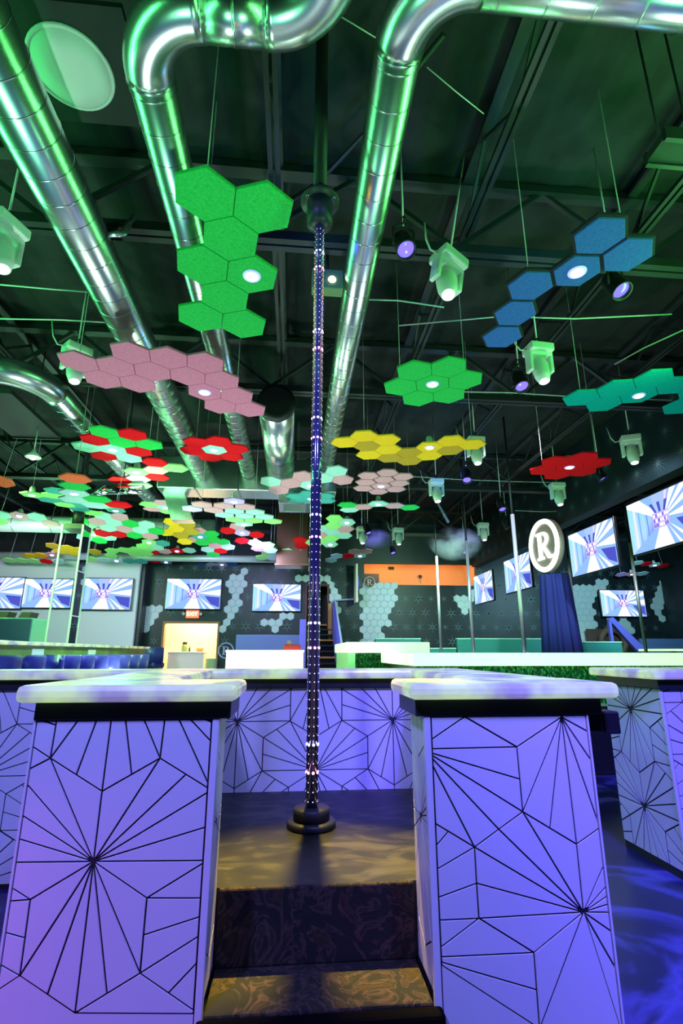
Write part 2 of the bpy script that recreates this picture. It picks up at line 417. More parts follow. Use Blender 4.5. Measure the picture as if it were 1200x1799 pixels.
for P in ([(247, 1018), (247, 1060), (252, 1092), (242, 1112), (232, 1130)], [(278, 1065), (266, 1066), (258, 1090), (248, 1110)], [(268, 1078), (258, 1100)],
          [(427, 1003), (427, 1035), (406, 1020), (414, 1048), (406, 1068), (404, 1088), (394, 1106)], [(420, 1030), (416, 1056), (410, 1085)],
          [(468, 1095), (482, 1100), (492, 1083), (507, 1082)], [(478, 1092), (494, 1090)],
          [(525, 1016), (560, 1018), (580, 1024), (590, 1042), (583, 1060), (598, 1072)], [(586, 1030), (578, 1050)],
          [(801, 1050), (808, 1068), (815, 1072), (822, 1055), (838, 1042)], [(812, 1055), (818, 1066)],
          [(1047, 1025), (1060, 1028), (1050, 1034)], [(1168, 1022), (1162, 1040), (1158, 1060), (1150, 1075), (1158, 1085)], [(1158, 1050), (1152, 1066)], [(1075, 1090), (1095, 1100), (1112, 1104)], [(1090, 1088), (1105, 1108)], [(1185, 1020), (1192, 1045), (1190, 1075)]):
    wall_hexes(path(P))
for py in range(1032, 1128, 5):                              # the pale field left of the dark stage wall
    edge = 692 - max(0, py - 1058) * 0.52 + (4 if (py // 10) % 2 else -3)
    wall_hexes([(px, py) for px in range(641, int(edge), 5)])
for py in range(1030, 1128, 5): wall_hexes([(px, py) for px in range(998, 1040 - max(0, (1040 - py)) // 2, 5)])
# low mirrored base and dark frame pieces around the wall openings
trim = new_bm()
for (a, b, c) in (((dL - 0.06, BW_Y - 0.04, 0), (dL, BW_Y + 0.2, dT + 0.06), 0), ((dR, BW_Y - 0.04, 0), (dR + 0.06, BW_Y + 0.2, dT + 0.06), 0), ((dL, BW_Y - 0.04, dT), (dR, BW_Y + 0.2, dT + 0.06), 0)):
    box(trim, a, b)
struct('trim_1', trim, mat('door_casing', (0.35, 0.16, 0.06), 0.5))
trim = new_bm()
for a, b in (((sL - 0.07, BW_Y - 0.04, 0), (sL, BW_Y + 0.2, sT + 0.07)), ((sR, BW_Y - 0.04, 0), (sR + 0.07, BW_Y + 0.2, sT + 0.07)), ((sL, BW_Y - 0.04, sT), (sR, BW_Y + 0.2, sT + 0.07))):
    box(trim, a, b)
struct('trim_2', trim, mat('dark_red_casing', (0.12, 0.02, 0.02), 0.5))
# lit room behind the doorway
bm = new_bm()
for a, b in (((dL - 0.5, 19.3, 0), (dR + 0.5, 19.4, 2.6)), ((dL - 0.6, Y1, 0), (dL - 0.5, 19.4, 2.6)), ((dR + 0.5, Y1, 0), (dR + 0.6, 19.4, 2.6)), ((dL - 0.6, Y1, 2.6), (dR + 0.6, 19.4, 2.7))):
    box(bm, a, b)
struct('wall_doorway_room', bm, M_cream)
lamp('doorway_room_lamp', 'POINT', ((dL + dR) / 2, 18.2, 2.35), None, 170, (1.0, 0.80, 0.42), 0.15)
# stairwell behind the narrow opening
bm = new_bm()
for a, b in (((sL - 0.3, 19.3, 0), (sR + 0.3, 19.4, DZ)), ((sL - 0.3, Y1, 0), (sL - 0.2, 19.4, DZ)), ((sR + 0.2, Y1, 0), (sR + 0.3, 19.4, DZ))):
    box(bm, a, b)
struct('wall_stairwell', bm, M_walldark)
# amber lit upper room seen through the gallery opening
bm = new_bm()
for a, b in (((gL - 0.3, 19.4, gB - 0.3), (gR + 0.3, 19.5, gT + 0.5)), ((gL - 0.4, Y1, gB - 0.3), (gL - 0.3, 19.5, gT + 0.5)), ((gR + 0.3, Y1, gB - 0.3), (gR + 0.4, 19.5, gT + 0.5)), ((gL - 0.4, Y1, gT + 0.5), (gR + 0.4, 19.5, gT + 0.6)), ((gL - 0.4, Y1, gB - 0.4), (gR + 0.4, 19.5, gB - 0.3))):
    box(bm, a, b)
gallery = struct('wall_gallery_room', bm, M_orange)
lamp('gallery_lamp', 'POINT', (gL + 1.0, 18.2, gT + 0.3), None, 36, (1.0, 0.62, 0.26), 0.1)
lamp('gallery_lamp', 'POINT', (gR - 0.8, 18.2, gT + 0.3), None, 30, (1.0, 0.55, 0.30), 0.1)
obj('vent', box(new_bm(), (oy(682, 998, 19.4).x, 19.36, oy(682, 1001, 19.4).z), (oy(692, 998, 19.4).x, 19.40, oy(682, 996, 19.4).z)), M_black, gallery)
# right hand soffit that carries the hanging screens
bm = box(new_bm(), (6.02, 2.0, 3.95), (6.3, 16.9, DZ))
soffit = struct('wall_soffit', bm, M_walldark)
bm = new_bm()
for i in range(26):
    for j in range(3):
        y = 2.6 + i * 0.55 + (0.27 if j % 2 else 0); z = 4.2 + j * 0.45
        for k in range(14):
            a = k * 2 * PI / 14; L = 0.22
            d = Vector((0, math.cos(a), math.sin(a))); n = Vector((0, -math.sin(a), math.cos(a))); c = Vector((6.014, y, z))
            bm.faces.new([bm.verts.new(c + n * 0.006), bm.verts.new(c - n * 0.006), bm.verts.new(c + d * L)])
o = obj('star_inlay', bm, M_star, soffit); o['kind'] = 'stuff'

# ------------------------------------------------------------------ roof steel
def member_mesh(name, a, b, w):
    bm = new_bm(); a = Vector(a); b = Vector(b); s, u, d = basis(b - a)
    for p, q in ((a, b),):
        vs_ = []
        for P_ in (p, q): vs_.append([bm.verts.new(P_ + s * w * i + u * w * j) for i, j in ((-1, -1), (1, -1), (1, 1), (-1, 1))])
        for k in range(4): bm.faces.new((vs_[0][k], vs_[0][(k + 1) % 4], vs_[1][(k + 1) % 4], vs_[1][k]))
        bm.faces.new(vs_[0][::-1]); bm.faces.new(vs_[1])
    bmesh.ops.recalc_face_normals(bm, faces=bm.faces)
    me = bpy.data.meshes.new(name); bm.to_mesh(me); bm.free(); me.materials.append(M_steel)
    return me
JX = [-9.2, -7.4, -5.6, -3.9, -2.3, -0.25, 1.55, 3.2, 4.8, 7.8, 9.8]
jw1 = member_mesh('web', (0, 0, 0.03), (0, 0.6, 0.47), 0.014); jw2 = member_mesh('web', (0, 0.6, 0.47), (0, 1.2, 0.03), 0.014)
jname = ['leftmost long roof joist beyond the black hanging panels', 'long roof joist far left above the pendant lamp', 'roof joist above the left end of the bar', 'roof joist just left of the bent left duct',
         'roof joist between the two left ducts', 'roof joist over the black pole mount', 'roof joist above the green flower of panels', 'roof joist above the blue panel cluster',
         'roof joist above the red panel flower by the screens', 'roof joist behind the star patterned soffit', 'rightmost roof joist beyond the soffit']
for x, nm in zip(JX, jname):
    t = thing('roof_joist', 'dark steel open web ' + nm, 'roof joist', (x, 0, 4.95), 'roof joists running toward the back wall')
    obj('bottom_chord', box(box(new_bm(), (x - 0.05, -2, 4.95), (x - 0.012, 17, 4.99)), (x + 0.012, -2, 4.95), (x + 0.05, 17, 4.99)), M_steel, t)
    obj('top_chord', box(new_bm(), (x - 0.05, -2, 5.43), (x + 0.05, 17, 5.48)), M_steel, t)
    for k in range(12):
        link('web', jw1, None, t, (0, 1.2 * k + 0.3, 0)); link('web', jw2, None, t, (0, 1.2 * k + 0.3, 0))
gw1 = member_mesh('web', (0, 0, 0.05), (0.9, 0, 0.78), 0.022); gw2 = member_mesh('web', (0.9, 0, 0.78), (1.8, 0, 0.05), 0.022)
for y, zz, nm in ((3.8, 4.66, 'near roof girder crossing behind the near ducts'), (6.5, 4.66, 'middle roof girder above the pink panel cluster'), (15.3, 4.66, 'far roof girder above the lit gallery opening'), (10.6, 4.66, 'roof girder crossing above the cross duct')):
    t = thing('roof_girder', 'dark green grey ' + nm, 'roof girder', (0, y, zz), 'roof girders crossing the room')
    obj('bottom_chord', box(new_bm(), (-12.9, y - 0.075, zz - 0.04), (12.9, y - 0.012, zz + 0.05)), M_steel, t)
    obj('bottom_chord', box(new_bm(), (-12.9, y + 0.012, zz - 0.04), (12.9, y + 0.075, zz + 0.05)), M_steel, t)
    obj('top_chord', box(new_bm(), (-12.9, y - 0.06, zz + 0.74), (12.9, y + 0.06, zz + 0.82)), M_steel, t)
    for k in range(-6, 7):
        link('web', gw1, None, t, (1.8 * k - 0.4, 0, 0)); link('web', gw2, None, t, (1.8 * k - 0.4, 0, 0))

# ------------------------------------------------------------------ ducts
def arc(c, r, a0, a1, u, v, n=14):
    c = Vector(c); u = Vector(u); v = Vector(v)
    return [c + (u * math.cos(a0 + (a1 - a0) * i / n) + v * math.sin(a0 + (a1 - a0) * i / n)) * r for i in range(n + 1)]
ZD = 4.4
def ring_mesh(R):
    bm = torus(new_bm(), (0, 0, 0), (0, 1, 0), R, 0.0055, 28, 6)
    me = bpy.data.meshes.new('seam_ring'); bm.to_mesh(me); bm.free(); me.materials.append(M_seam); return me
def straight(t, x, y0, y1, R, z=ZD, pitch=0.21):
    obj('straight_run', tube(new_bm(), [(x, y0, z), (x, y1, z)], R, 36), M_duct, t)
    me = ring_mesh(R)
    y = y0 + 0.05
    while y < y1 - 0.02:
        link('seam_ring', me, None, t, Vector((x, y, z)) - t.location); y += pitch
X = Vector((1, 0, 0)); Yv = Vector((0, 1, 0))
# duct that turns right near the top of the picture
t = thing('spiral_duct', 'spiral duct with a right hand elbow, right of the dance pole', 'duct', (0.51, 9.2, ZD), 'galvanised ceiling ducts')
R = 0.135; rb = 0.36
straight(t, 0.51, 2.05, 9.3, R)
obj('elbow', tube(new_bm(), arc((0.51 + rb, 2.05, ZD), rb, PI, 1.5 * PI, X, Yv), R * 1.02, 36), M_duct, t)
obj('straight_run', tube(new_bm(), [(0.51 + rb, 2.05 - rb, ZD), (3.4, 2.05 - rb, ZD)], R, 36), M_duct, t)
for k in range(8): obj('seam_ring', torus(new_bm(), (0.95 + k * 0.25, 2.05 - rb, ZD), X, R, 0.0055, 28, 6), M_seam, t)
obj('elbow_collar', torus(new_bm(), (0.51, 2.05, ZD), Yv, R, 0.009, 28, 6), M_seam, t)
# duct with the double bend
t = thing('spiral_duct', 'spiral duct with a double bend, passing above the tall green panel cluster', 'duct', (-0.9, 9.2, ZD), 'galvanised ceiling ducts')
straight(t, -0.92, 2.33, 9.3, R)
obj('elbow', tube(new_bm(), arc((-0.92 + rb, 2.33, ZD), rb, PI, 1.5 * PI, X, Yv), R * 1.04, 36), M_duct, t)
obj('straight_run', tube(new_bm(), [(-0.92 + rb, 2.33 - rb, ZD), (-0.22, 2.33 - rb, ZD)], R, 36), M_duct, t)
obj('elbow', tube(new_bm(), arc((-0.22, 2.33 - rb - rb, ZD), rb, PI / 2, 0, X, Yv), R * 1.04, 36), M_duct, t)
for xx in (-0.56, -0.39, -0.22): obj('seam_ring', torus(new_bm(), (xx, 2.33 - rb, ZD), X, R, 0.007, 28, 6), M_seam, t)
obj('elbow_collar', torus(new_bm(), (-0.92, 2.33, ZD), Yv, R, 0.009, 28, 6), M_seam, t)
# wide left duct
t = thing('spiral_duct', 'straight wide spiral duct running behind the pink panel cluster', 'duct', (-1.78, 9.2, ZD), 'galvanised ceiling ducts')
straight(t, -1.78, 1.2, 9.3, 0.19)
obj('damper_handle', tube(new_bm(), [(-1.60, 3.62, 4.44), (-1.50, 3.66, 4.50), (-1.44, 3.70, 4.72)], [0.02, 0.032, 0.03], 10), M_duct, t)
# left duct with the elbow at the left edge
t = thing('spiral_duct', 'bent duct curving in from the left edge beside the black hanging panel', 'duct', (-3.18, 9.2, ZD), 'galvanised ceiling ducts')
straight(t, -3.18, 6.35, 11.5, 0.16)
obj('elbow', tube(new_bm(), arc((-3.18 - 0.55, 6.35, ZD), 0.55, 0, -PI / 2, X, Yv), 0.168, 36), M_duct, t)
obj('straight_run', tube(new_bm(), [(-3.73, 5.8, ZD), (-7.5, 5.8, ZD)], 0.16, 36), M_duct, t)
# short fat duct
t = thing('stub_duct', 'short fat duct with a dark open end, left of the dance pole', 'duct', (-0.31, 9.2, ZD), 'galvanised ceiling ducts')
straight(t, -0.31, 6.45, 9.3, 0.25, ZD, 0.42)
obj('open_end', lathe(new_bm(), [(0.2, 0), (0.252, 0), (0.252, -0.12), (0.2, -0.12)], (-0.31, 6.45, ZD), (0, 1, 0), 36), M_fixd, t)
# plenum box and cross ducts
t = thing('plenum_duct', 'rectangular cross duct that the near spiral ducts run into', 'duct', (-0.8, 9.5, ZD - 0.3))
obj('box', box(new_bm(), (-2.6, 9.3, ZD - 0.32), (0.75, 9.9, ZD + 0.32), 0.02), M_duct, t)
for xx in (-1.9, -1.1, -0.1): obj('flange', box(new_bm(), (xx - 0.015, 9.28, ZD - 0.34), (xx + 0.015, 9.92, ZD + 0.34)), M_seam, t)
for (xa, ya, xb, yb) in ((-0.34, 9.28, -0.24, 9.98), (0.16, 9.28, 0.26, 9.98), (-0.24, 9.28, 0.16, 9.38), (-0.24, 9.88, 0.16, 9.98)):
    obj('outlet_frame', box(new_bm(), (xa, ya, 3.84), (xb, yb, ZD - 0.32), 0.01), M_duct, t)
obj('outlet', prism(new_bm(), [(-2.35, 9.6, 3.55), (-1.95, 9.6, 3.55), (-2.2, 9.6, ZD - 0.2), (-2.6, 9.6, ZD - 0.2)], (0, 0.3, 0)), M_duct, t)
bm = tube(new_bm(), [(-12.5, 13.6, 4.36), (-2.2, 13.6, 4.36)], 0.22, 28)
t = thing('cross_duct', 'long green lit round duct crossing behind the mirrored column', 'duct', (-7, 13.6, 4.14))
obj('straight_run', bm, M_ductfar, t)
for k in range(11): obj('seam_ring', torus(new_bm(), (-12 + k * 0.95, 13.6, 4.36), X, 0.22, 0.01, 28, 6), M_seam, t)
t = thing('cross_duct', 'far thin round duct crossing above the doorway screen', 'duct', (-4, 16.1, 3.86))
obj('straight_run', tube(new_bm(), [(-10.5, 16.1, 3.97), (0.3, 16.1, 3.97)], 0.11, 20), M_ductfar, t)
obj('elbow', tube(new_bm(), [(0.3, 16.1, 3.97), (0.42, 16.1, 3.95), (0.5, 16.1, 3.87), (0.52, 16.1, 3.62)], 0.11, 20), M_ductfar, t)
t = thing('branch_duct', 'short chrome branch duct with elbow above the red and green left panels', 'duct', (-2.9, 8.2, 3.6))
obj('straight_run', tube(new_bm(), [oz(188, 861, 3.75), oz(252, 860, 3.75)], 0.075, 24), M_chrome, t)
p0 = oz(188, 861, 3.75)
obj('hanger', tube(new_bm(), [p0 + Vector((0.25, 0, 0)), Vector((p0.x + 0.25, p0.y, 5.5))], 0.008, 6), M_steel, t)
obj('elbow', tube(new_bm(), [p0, p0 + Vector((-0.12, 0, -0.02)), p0 + Vector((-0.2, 0, -0.1)), p0 + Vector((-0.22, 0, -0.22))], 0.078, 24), M_chrome, t)

# round white ceiling speaker on its board
t = thing('ceiling_speaker', 'round white ceiling speaker grille in a dark square board', 'speaker', (-1.5, 2.54, 4.7))
obj('board', box(new_bm(), (-1.98, 2.19, 4.72), (-1.08, 2.90, 4.76)), M_board, t)
obj('rim', torus(new_bm(), (-1.5, 2.55, 4.715), (0, 0, 1), 0.245, 0.014, 40, 8), M_speaker, t)
obj('grille', lathe(new_bm(), [(0.24, 4.72), (0.24, 4.708), (0.12, 4.70), (0.001, 4.697)], (-1.5, 2.55, 0), (0, 0, 1), 40), M_speaker, t)
for (pa, pb, lab) in (((0, 690), (105, 770), 'big black square panel hanging below the bent left duct'), ((1165, 245), (1215, 290), 'dark green board fixed to the roof at the right edge')):
    a = oz(*pa, 4.35); b = oz(*pb, 4.35)
    t = thing('roof_baffle', lab, 'baffle', ((a.x + b.x) / 2, (a.y + b.y) / 2, 4.35))
    x0, x1 = sorted((a.x, b.x)); y0, y1 = sorted((a.y, b.y)); x0 = min(x0, x1 - 0.7) if pa[0] == 0 else x0
    obj('board', box(new_bm(), (x0, y0, 4.35), (x1, y1, 4.41)), M_fixd if pa[0] == 0 else M_board, t)
    obj('frame', box(new_bm(), (x0, y0 - 0.03, 4.33), (x1, y0, 4.43)), M_steel, t)
    obj('frame', box(new_bm(), (x0, y1, 4.33), (x1, y1 + 0.03, 4.43)), M_steel, t)
    for xx in (x0 + 0.05, x1 - 0.05): obj('hanger_rod', tube(new_bm(), [(xx, (y0 + y1) / 2, 4.4), (xx, (y0 + y1) / 2, 5.5)], 0.008, 8), M_steel, t)

# ------------------------------------------------------------------ hexagon ceiling panels
FLAT = 0.345
tile_mesh = {}
for k, m in TILE.items():
    tile_mesh[k] = hex_prism_mesh('hex_panel', FLAT * 0.992, 0.022, m, 'Z', 0.004)
    tile_mesh[k + '_gap'] = hex_prism_mesh('hex_panel', FLAT * 0.92, 0.022, m, 'Z', 0.004)
M_tileback = mat('panel_edge_black', (0.01, 0.012, 0.015), 0.9)
tile_mesh['frame'] = hex_prism_mesh('hex_frame', FLAT * 1.0, 0.02, M_tileback, 'Z', 0.004)
bm = lathe(new_bm(), [(0.045, 0), (0.045, -0.012), (0.030, -0.016), (0.001, -0.016)], (0, 0, -0.022), (0, 0, 1), 20)
me_disc = bpy.data.meshes.new('spot_lens'); bmesh.ops.recalc_face_normals(bm, faces=bm.faces); bm.to_mesh(me_disc); bm.free(); me_disc.materials.append(M_disc)
M_ringglow = mat('spot_bloom_ring', (0.5, 0.5, 0.9), 0.5, emit=(0.32, 0.34, 1.0), strength=0.9)  # glowing ring added to stand for the violet bloom round each lens
bm = lathe(new_bm(), [(0.068, 0), (0.066, -0.006), (0.044, -0.008)], (0, 0, -0.022), (0, 0, 1), 24)
me_ring = bpy.data.meshes.new('bloom_ring'); bmesh.ops.recalc_face_normals(bm, faces=bm.faces); bm.to_mesh(me_ring); bm.free(); me_ring.materials.append(M_ringglow)
bm = lathe(new_bm(), [(0.05, 0.0), (0.05, 0.10), (0.03, 0.14)], (0, 0, 0), (0, 0, 1), 16)
me_can = bpy.data.meshes.new('spot_can'); bm.to_mesh(me_can); bm.free(); me_can.materials.append(M_fix)
bm = tube(new_bm(), [(0, 0, 0), (0, 0, 1.0)], 0.004, 6)
me_hang = bpy.data.meshes.new('hanger_wire'); bm.to_mesh(me_hang); bm.free(); me_hang.materials.append(M_wire)
W60 = complex(0.5, math.sqrt(3) / 2)
def cluster(label, o, z, rot, tiles, light=None, gap=False, frame=False, size=FLAT, hang=True, tilt=0.0):
    """tiles: list of (q, r, colour) on a hexagonal grid; o = plan position of tile (0, 0)"""
    b = size * complex(math.cos(math.radians(rot)), math.sin(math.radians(rot)))
    t = thing('hexagon_ceiling_cloud', label, 'acoustic panel', (o[0], o[1], z), 'hexagon acoustic panels under the roof')
    sc = size / FLAT
    t.rotation_euler = (-math.radians(tilt), 0, 0)
    pts = []
    for (q, r, c) in tiles:
        p = b * (q + r * W60); pts.append(p)
        h = link('hex_panel', tile_mesh[c + ('_gap' if gap or frame else '')], None, t, (p.real, p.imag, 0))
        h.rotation_euler = (0, 0, math.radians(rot)); h.scale = (sc, sc, 1)
        if frame:
            f = link('hex_frame', tile_mesh['frame'], None, t, (p.real, p.imag, 0.012)); f.rotation_euler = h.rotation_euler; f.scale = (sc * 1.03, sc * 1.03, 1)
    if light is not None:
        for (q, r) in ([light] if isinstance(light, tuple) else light):
            p = b * (q + r * W60)
            link('spot_lens', me_disc, None, t, (p.real, p.imag, 0)); link('bloom_ring', me_ring, None, t, (p.real, p.imag, 0)); link('spot_can', me_can, None, t, (p.real, p.imag, 0.005))
    if hang:
        pts.sort(key=lambda p: p.real)
        free = [p for p in pts if all(abs(o[0] + p.real - dx) > dr for dx, dr in ((0.51, 0.17), (-0.92, 0.17), (-1.78, 0.22), (-3.18, 0.20), (-0.31, 0.28))) and not (13.2 < o[1] + p.imag < 14.0 and o[0] + p.real < -2) and not (15.7 < o[1] + p.imag < 16.5)] or pts[:1]
        for p in {free[0], free[-1]}:
            h = link('hanger_wire', me_hang, None, t, (p.real, p.imag, 0.0)); h.scale = (1, 1, 5.5 - z)
    return t
def T(qr, cols):
    if isinstance(cols, str): cols = [cols] * len(qr)
    return [(q, r, c) for (q, r), c in zip(qr, cols)]
flower = [(0, 0), (0, -1), (1, -1), (1, 0), (0, 1), (-1, 1), (-1, 0)]
cluster('tall zigzag cluster of bright green hexagon panels left of the pole', (-0.618, 2.634), 3.9, 10.9, T([(0, 0), (1, 0), (0, 1), (-1, 2), (0, 2), (-1, 3), (-2, 4), (-1, 4)], 'green'), (0, 2), size=0.362)
cluster('long cluster of dusty pink hexagon panels crossing the left ducts', (-2.175, 4.687), 3.9, 9.7, T([(0, 0), (0, 1), (1, 0), (2, -1), (1, 1), (2, 0), (3, -1), (3, 0), (4, -1), (4, 0), (3, 1), (4, 1), (3, 2), (4, 2)], 'pink'), (3, 1))
cluster('green flower of seven hexagon panels right of the pole', (1.408, 4.786), 3.9, 43.1, T(flower, 'green'), (0, 0), size=0.339)
cluster('curved chain of six slate blue hexagon panels with dark frames', (2.032, 2.721), 3.9, 26.2, T([(0, 0), (1, 0), (0, 1), (-1, 2), (-1, 3), (-1, 4)], 'blue'), (0, 1), frame=True, size=0.335)
cluster('teal hexagon panel chain at the right edge', (3.157, 4.946), 3.9, 18.3, T([(0, 0), (1, 0), (1, -1), (2, -1), (2, -2), (3, -2), (3, -1), (4, -2), (4, -3), (4, -1)][:6] + [(4, -1), (4, -2), (5, -2)], 'teal'), (2, -1), size=0.353)
yq = [(0, 0), (1, -1), (2, -1), (1, 0), (2, 0), (1, 1), (2, 1), (3, 0), (3, 1), (4, -1), (4, 0), (5, -2), (5, -1), (6, -2)]
cluster('long cluster of yellow and gold hexagon panels right of the pole', (0.627, 6.443), 3.9, 16.3, T(yq, ['yellow', 'yellow', 'yellow', 'gold', 'yellow', 'yellow', 'gold', 'gold', 'gold', 'yellow', 'yellow', 'yellow', 'gold', 'yellow']), (4, -1), size=0.332)
cluster('red flower of hexagon panels with a mint centre, over the left ducts', (-1.281, 7.486), 4.15, 48.8, T(flower, ['mint'] + ['red'] * 6), (0, 0))
cluster('plain red flower of seven hexagon panels near the right screens', (3.776, 6.404), 3.64, 30.7, T([(0, 0), (-1, 0), (0, -1), (1, -1), (1, 0), (0, 1), (-1, 1)], 'red'), (0, 0))
cluster('ten hexagon panels in green, red and mint below the left duct', (-2.511, 6.390), 3.9, 8.3, T([(0, 0), (1, 0), (-1, 1), (0, 1), (1, 1), (-2, 2), (-1, 2), (0, 2), (-2, 3), (-1, 3)], ['green', 'red', 'red', 'green', 'green', 'mint', 'mint', 'red', 'red', 'mint']), (-1, 2))
cluster('red, lime and lilac hexagon panels behind the chrome branch duct', (-2.144, 7.454), 3.9, 41.0, T([(0, 0), (1, 0), (0, 1), (-1, 2), (-2, 4), (-1, 3), (0, 2), (-1, 4)], ['red', 'lime', 'rose', 'lime', 'red', 'lilac', 'red', 'lime']), (-1, 2))
cluster('bent chain of green and red hexagon panels above the mirrored column', (-2.808, 6.439), 3.27, 52.7, T([(0, 0), (0, 1), (0, 2), (1, 2), (1, 3), (2, 2), (0, 3)], ['orange', 'green', 'mint', 'green', 'mint', 'red', 'mint']), (0, 2))
cluster('large lime and sea green hexagon cluster left of the mirrored column', (-4.783, 9.335), 3.9, 2.8, T([(0, 0), (1, 0), (0, 1), (0, 2), (1, 1), (2, 0), (2, -1), (0, 3), (0, 4), (1, 2), (2, 1), (2, 2), (2, 3)], ['lime', 'lime', 'sea', 'lime', 'sea', 'lime', 'sea', 'sea', 'lime', 'sea', 'sea', 'lime', 'sea']), [(0, 0), (2, 3)])
cluster('lime and rose hexagon flower beside the slanted duct outlet', (-3.027, 10.438), 4.08, 32.6, T([(0, 0), (0, 1), (1, -1), (1, 0), (2, -1), (1, 1), (2, 0)], ['lime', 'rose', 'rose', 'mint', 'lime', 'lime', 'rose']), (1, 0))
cluster('stepped rose, mint and lime hexagon panels with dark gaps below the plenum', (-0.989, 7.917), 3.46, 5.9, T([(0, 0), (-2, 1), (-1, 1), (0, 1), (-2, 2), (-1, 2), (0, 2), (-2, 3), (-1, 3), (0, 3), (-2, 4), (-1, 4), (0, 4), (-2, 5), (-3, 2)],
        ['lilac', 'rose', 'rose', 'rose', 'rose', 'mint', 'mint', 'mint', 'mint', 'mint', 'lime', 'lime', 'lime', 'mint', 'lilac']), [(0, 0), (-2, 5)], gap=True)
cluster('mint and rose hexagon chain passing behind the pole', (-0.441, 8.2), 3.9, 7.3, T([(0, 0), (2, -1), (1, 0), (0, 1), (2, 0), (4, -2), (4, -1), (3, -1)], ['mint', 'rose', 'rose', 'rose', 'mint', 'mint', 'rose', 'mint']), (2, 0), size=0.334, tilt=8, hang=False)
cluster('sea green hexagon flower behind the pole', (-0.034, 8.99), 3.9, 22.6, T([(0, 0), (1, -1), (0, 1), (1, 0), (2, -1), (2, 0), (1, 1)], 'sea'), (1, 0), size=0.318)
cluster('ten rose hexagon panels with dark gaps right of the pole', (1.427, 7.593), 3.9, 29.4, T([(0, 0), (1, 0), (-1, 1), (0, 1), (1, 1), (-1, 2), (0, 2), (1, 2), (-1, 3), (0, 3)], 'rose'), (0, 2), gap=True, size=0.330)
cluster('straight row of green, rose and mint hexagon panels under the rose cluster', (0.979, 9.484), 3.9, 17.2, T([(0, 0), (0, 1), (1, 0), (2, -1), (3, -1), (4, -1)], ['green', 'mint', 'rose', 'mint', 'rose', 'green']), (2, -1))
# farther clusters: one pixel fixes the middle tile, the hanging height is that of the near ones
def far(label, px, py, rot, tiles, light=None, z=3.9, gap=False):
    p = oz(px, py, z); return cluster(label, (p.x, p.y), z, rot, tiles, light, gap, tilt=13)
far('single orange red hexagon pair cut by the left edge', 4, 845, 8, T([(0, 0), (-1, 0)], ['orange', 'red']))
far('mint and rose hexagon chain at the left edge', 34, 905, 4, T([(0, 0), (-1, 0), (-2, 1), (1, 0), (1, 1)], ['rose', 'mint', 'lime', 'mint', 'rose']), (0, 0))
far('yellow and gold hexagon cluster between the cross duct and the left panels', 310, 928, 24, T([(0, 0), (0, -1), (1, -1), (-1, 1), (0, 1), (0, 2), (1, 0)], ['yellow', 'yellow', 'gold', 'yellow', 'gold', 'yellow', 'gold']))
far('green and rose hexagon flower with a lit middle under the yellow cluster', 352, 942, 30, T(flower, ['sea', 'rose', 'green', 'green', 'green', 'rose', 'green']), (0, 0))
far('red, mint and green hexagon panels right of the green and rose flower', 378, 958, 12, T([(0, 0), (0, -1), (1, -1), (1, 0), (-1, 1), (0, 1), (-1, 2)], ['rose', 'red', 'green', 'mint', 'mint', 'red', 'green']), (1, 0))
far('row of two red and one lilac hexagon panels below the stepped cluster', 426, 935, 16, T([(0, 0), (-1, 0), (1, 0), (0, -1)], ['lilac', 'red', 'red', 'rose']), (0, 0))
far('wide mint, green and rose hexagon cluster right of the mirrored column', 200, 917, 6, T([(0, 0), (-1, 0), (1, 0), (0, -1), (1, -1), (-2, 0), (-1, 1), (0, 1), (1, 1), (2, 0), (0, 2), (1, 2), (-1, 2), (-2, 2), (2, 1)],
    ['mint', 'rose', 'green', 'mint', 'rose', 'green', 'mint', 'rose', 'mint', 'mint', 'green', 'rose', 'red', 'red', 'green']), (-2, 0))
far('pale lime hexagon chain above the far thin duct', 218, 966, 350, T([(0, 0), (-1, 0), (1, 0), (0, 1), (1, 1), (-2, 1), (2, 0)], 'lime'))
far('small red and rose hexagon chain above the doorway screen', 290, 968, 352, T([(0, 0), (-1, 0), (1, 0), (2, 0)], ['rose', 'red', 'red', 'mint']), (1, 0))
far('yellow hexagon cluster seen behind the mirrored column', 118, 962, 20, T([(0, 0), (-1, 0), (1, 0), (0, 1), (-1, 1), (2, 0)], ['yellow', 'gold', 'yellow', 'yellow', 'yellow', 'gold']))
far('yellow and white hexagon strip left of the mirrored column', 72, 975, 350, T([(0, 0), (-1, 0), (1, 0)], ['yellow', 'yellow', 'rose']), (1, 0))
far('stacked lime, mint and rose hexagon panels right behind the pole', 584, 934, 30, T([(0, 0), (0, -1), (1, -1), (1, 0), (0, 1), (-1, 1), (-1, 0), (-1, 2), (0, 2), (1, -2), (0, -2)], ['mint', 'lime', 'rose', 'mint', 'lime', 'rose', 'mint', 'lime', 'mint', 'mint', 'lime']), [(1, -2), (0, 2)])
far('red hexagon pair left behind the pole', 527, 948, 20, T([(0, 0), (0, 1), (1, 0)], ['red', 'red', 'lime']))
far('pale lime stepped hexagon cluster above the second far screen', 470, 972, 3, T([(0, 0), (1, 0), (0, 1), (1, 1), (-1, 1), (0, -1), (1, -1)], ['lime', 'rose', 'mint', 'lime', 'lime', 'rose', 'lime']))
far('lime and mint hexagon cluster low behind the mirrored column top', 165, 938, 25, T([(0, 0), (1, 0), (0, 1), (-1, 1), (1, -1)], ['lime', 'mint', 'green', 'mint', 'rose']), (0, 0))
far('small lime and sea hexagon cluster right under the cross duct', 262, 952, 8, T([(0, 0), (1, 0), (0, 1), (-1, 1)], ['lime', 'sea', 'mint', 'lime']), (0, 0))
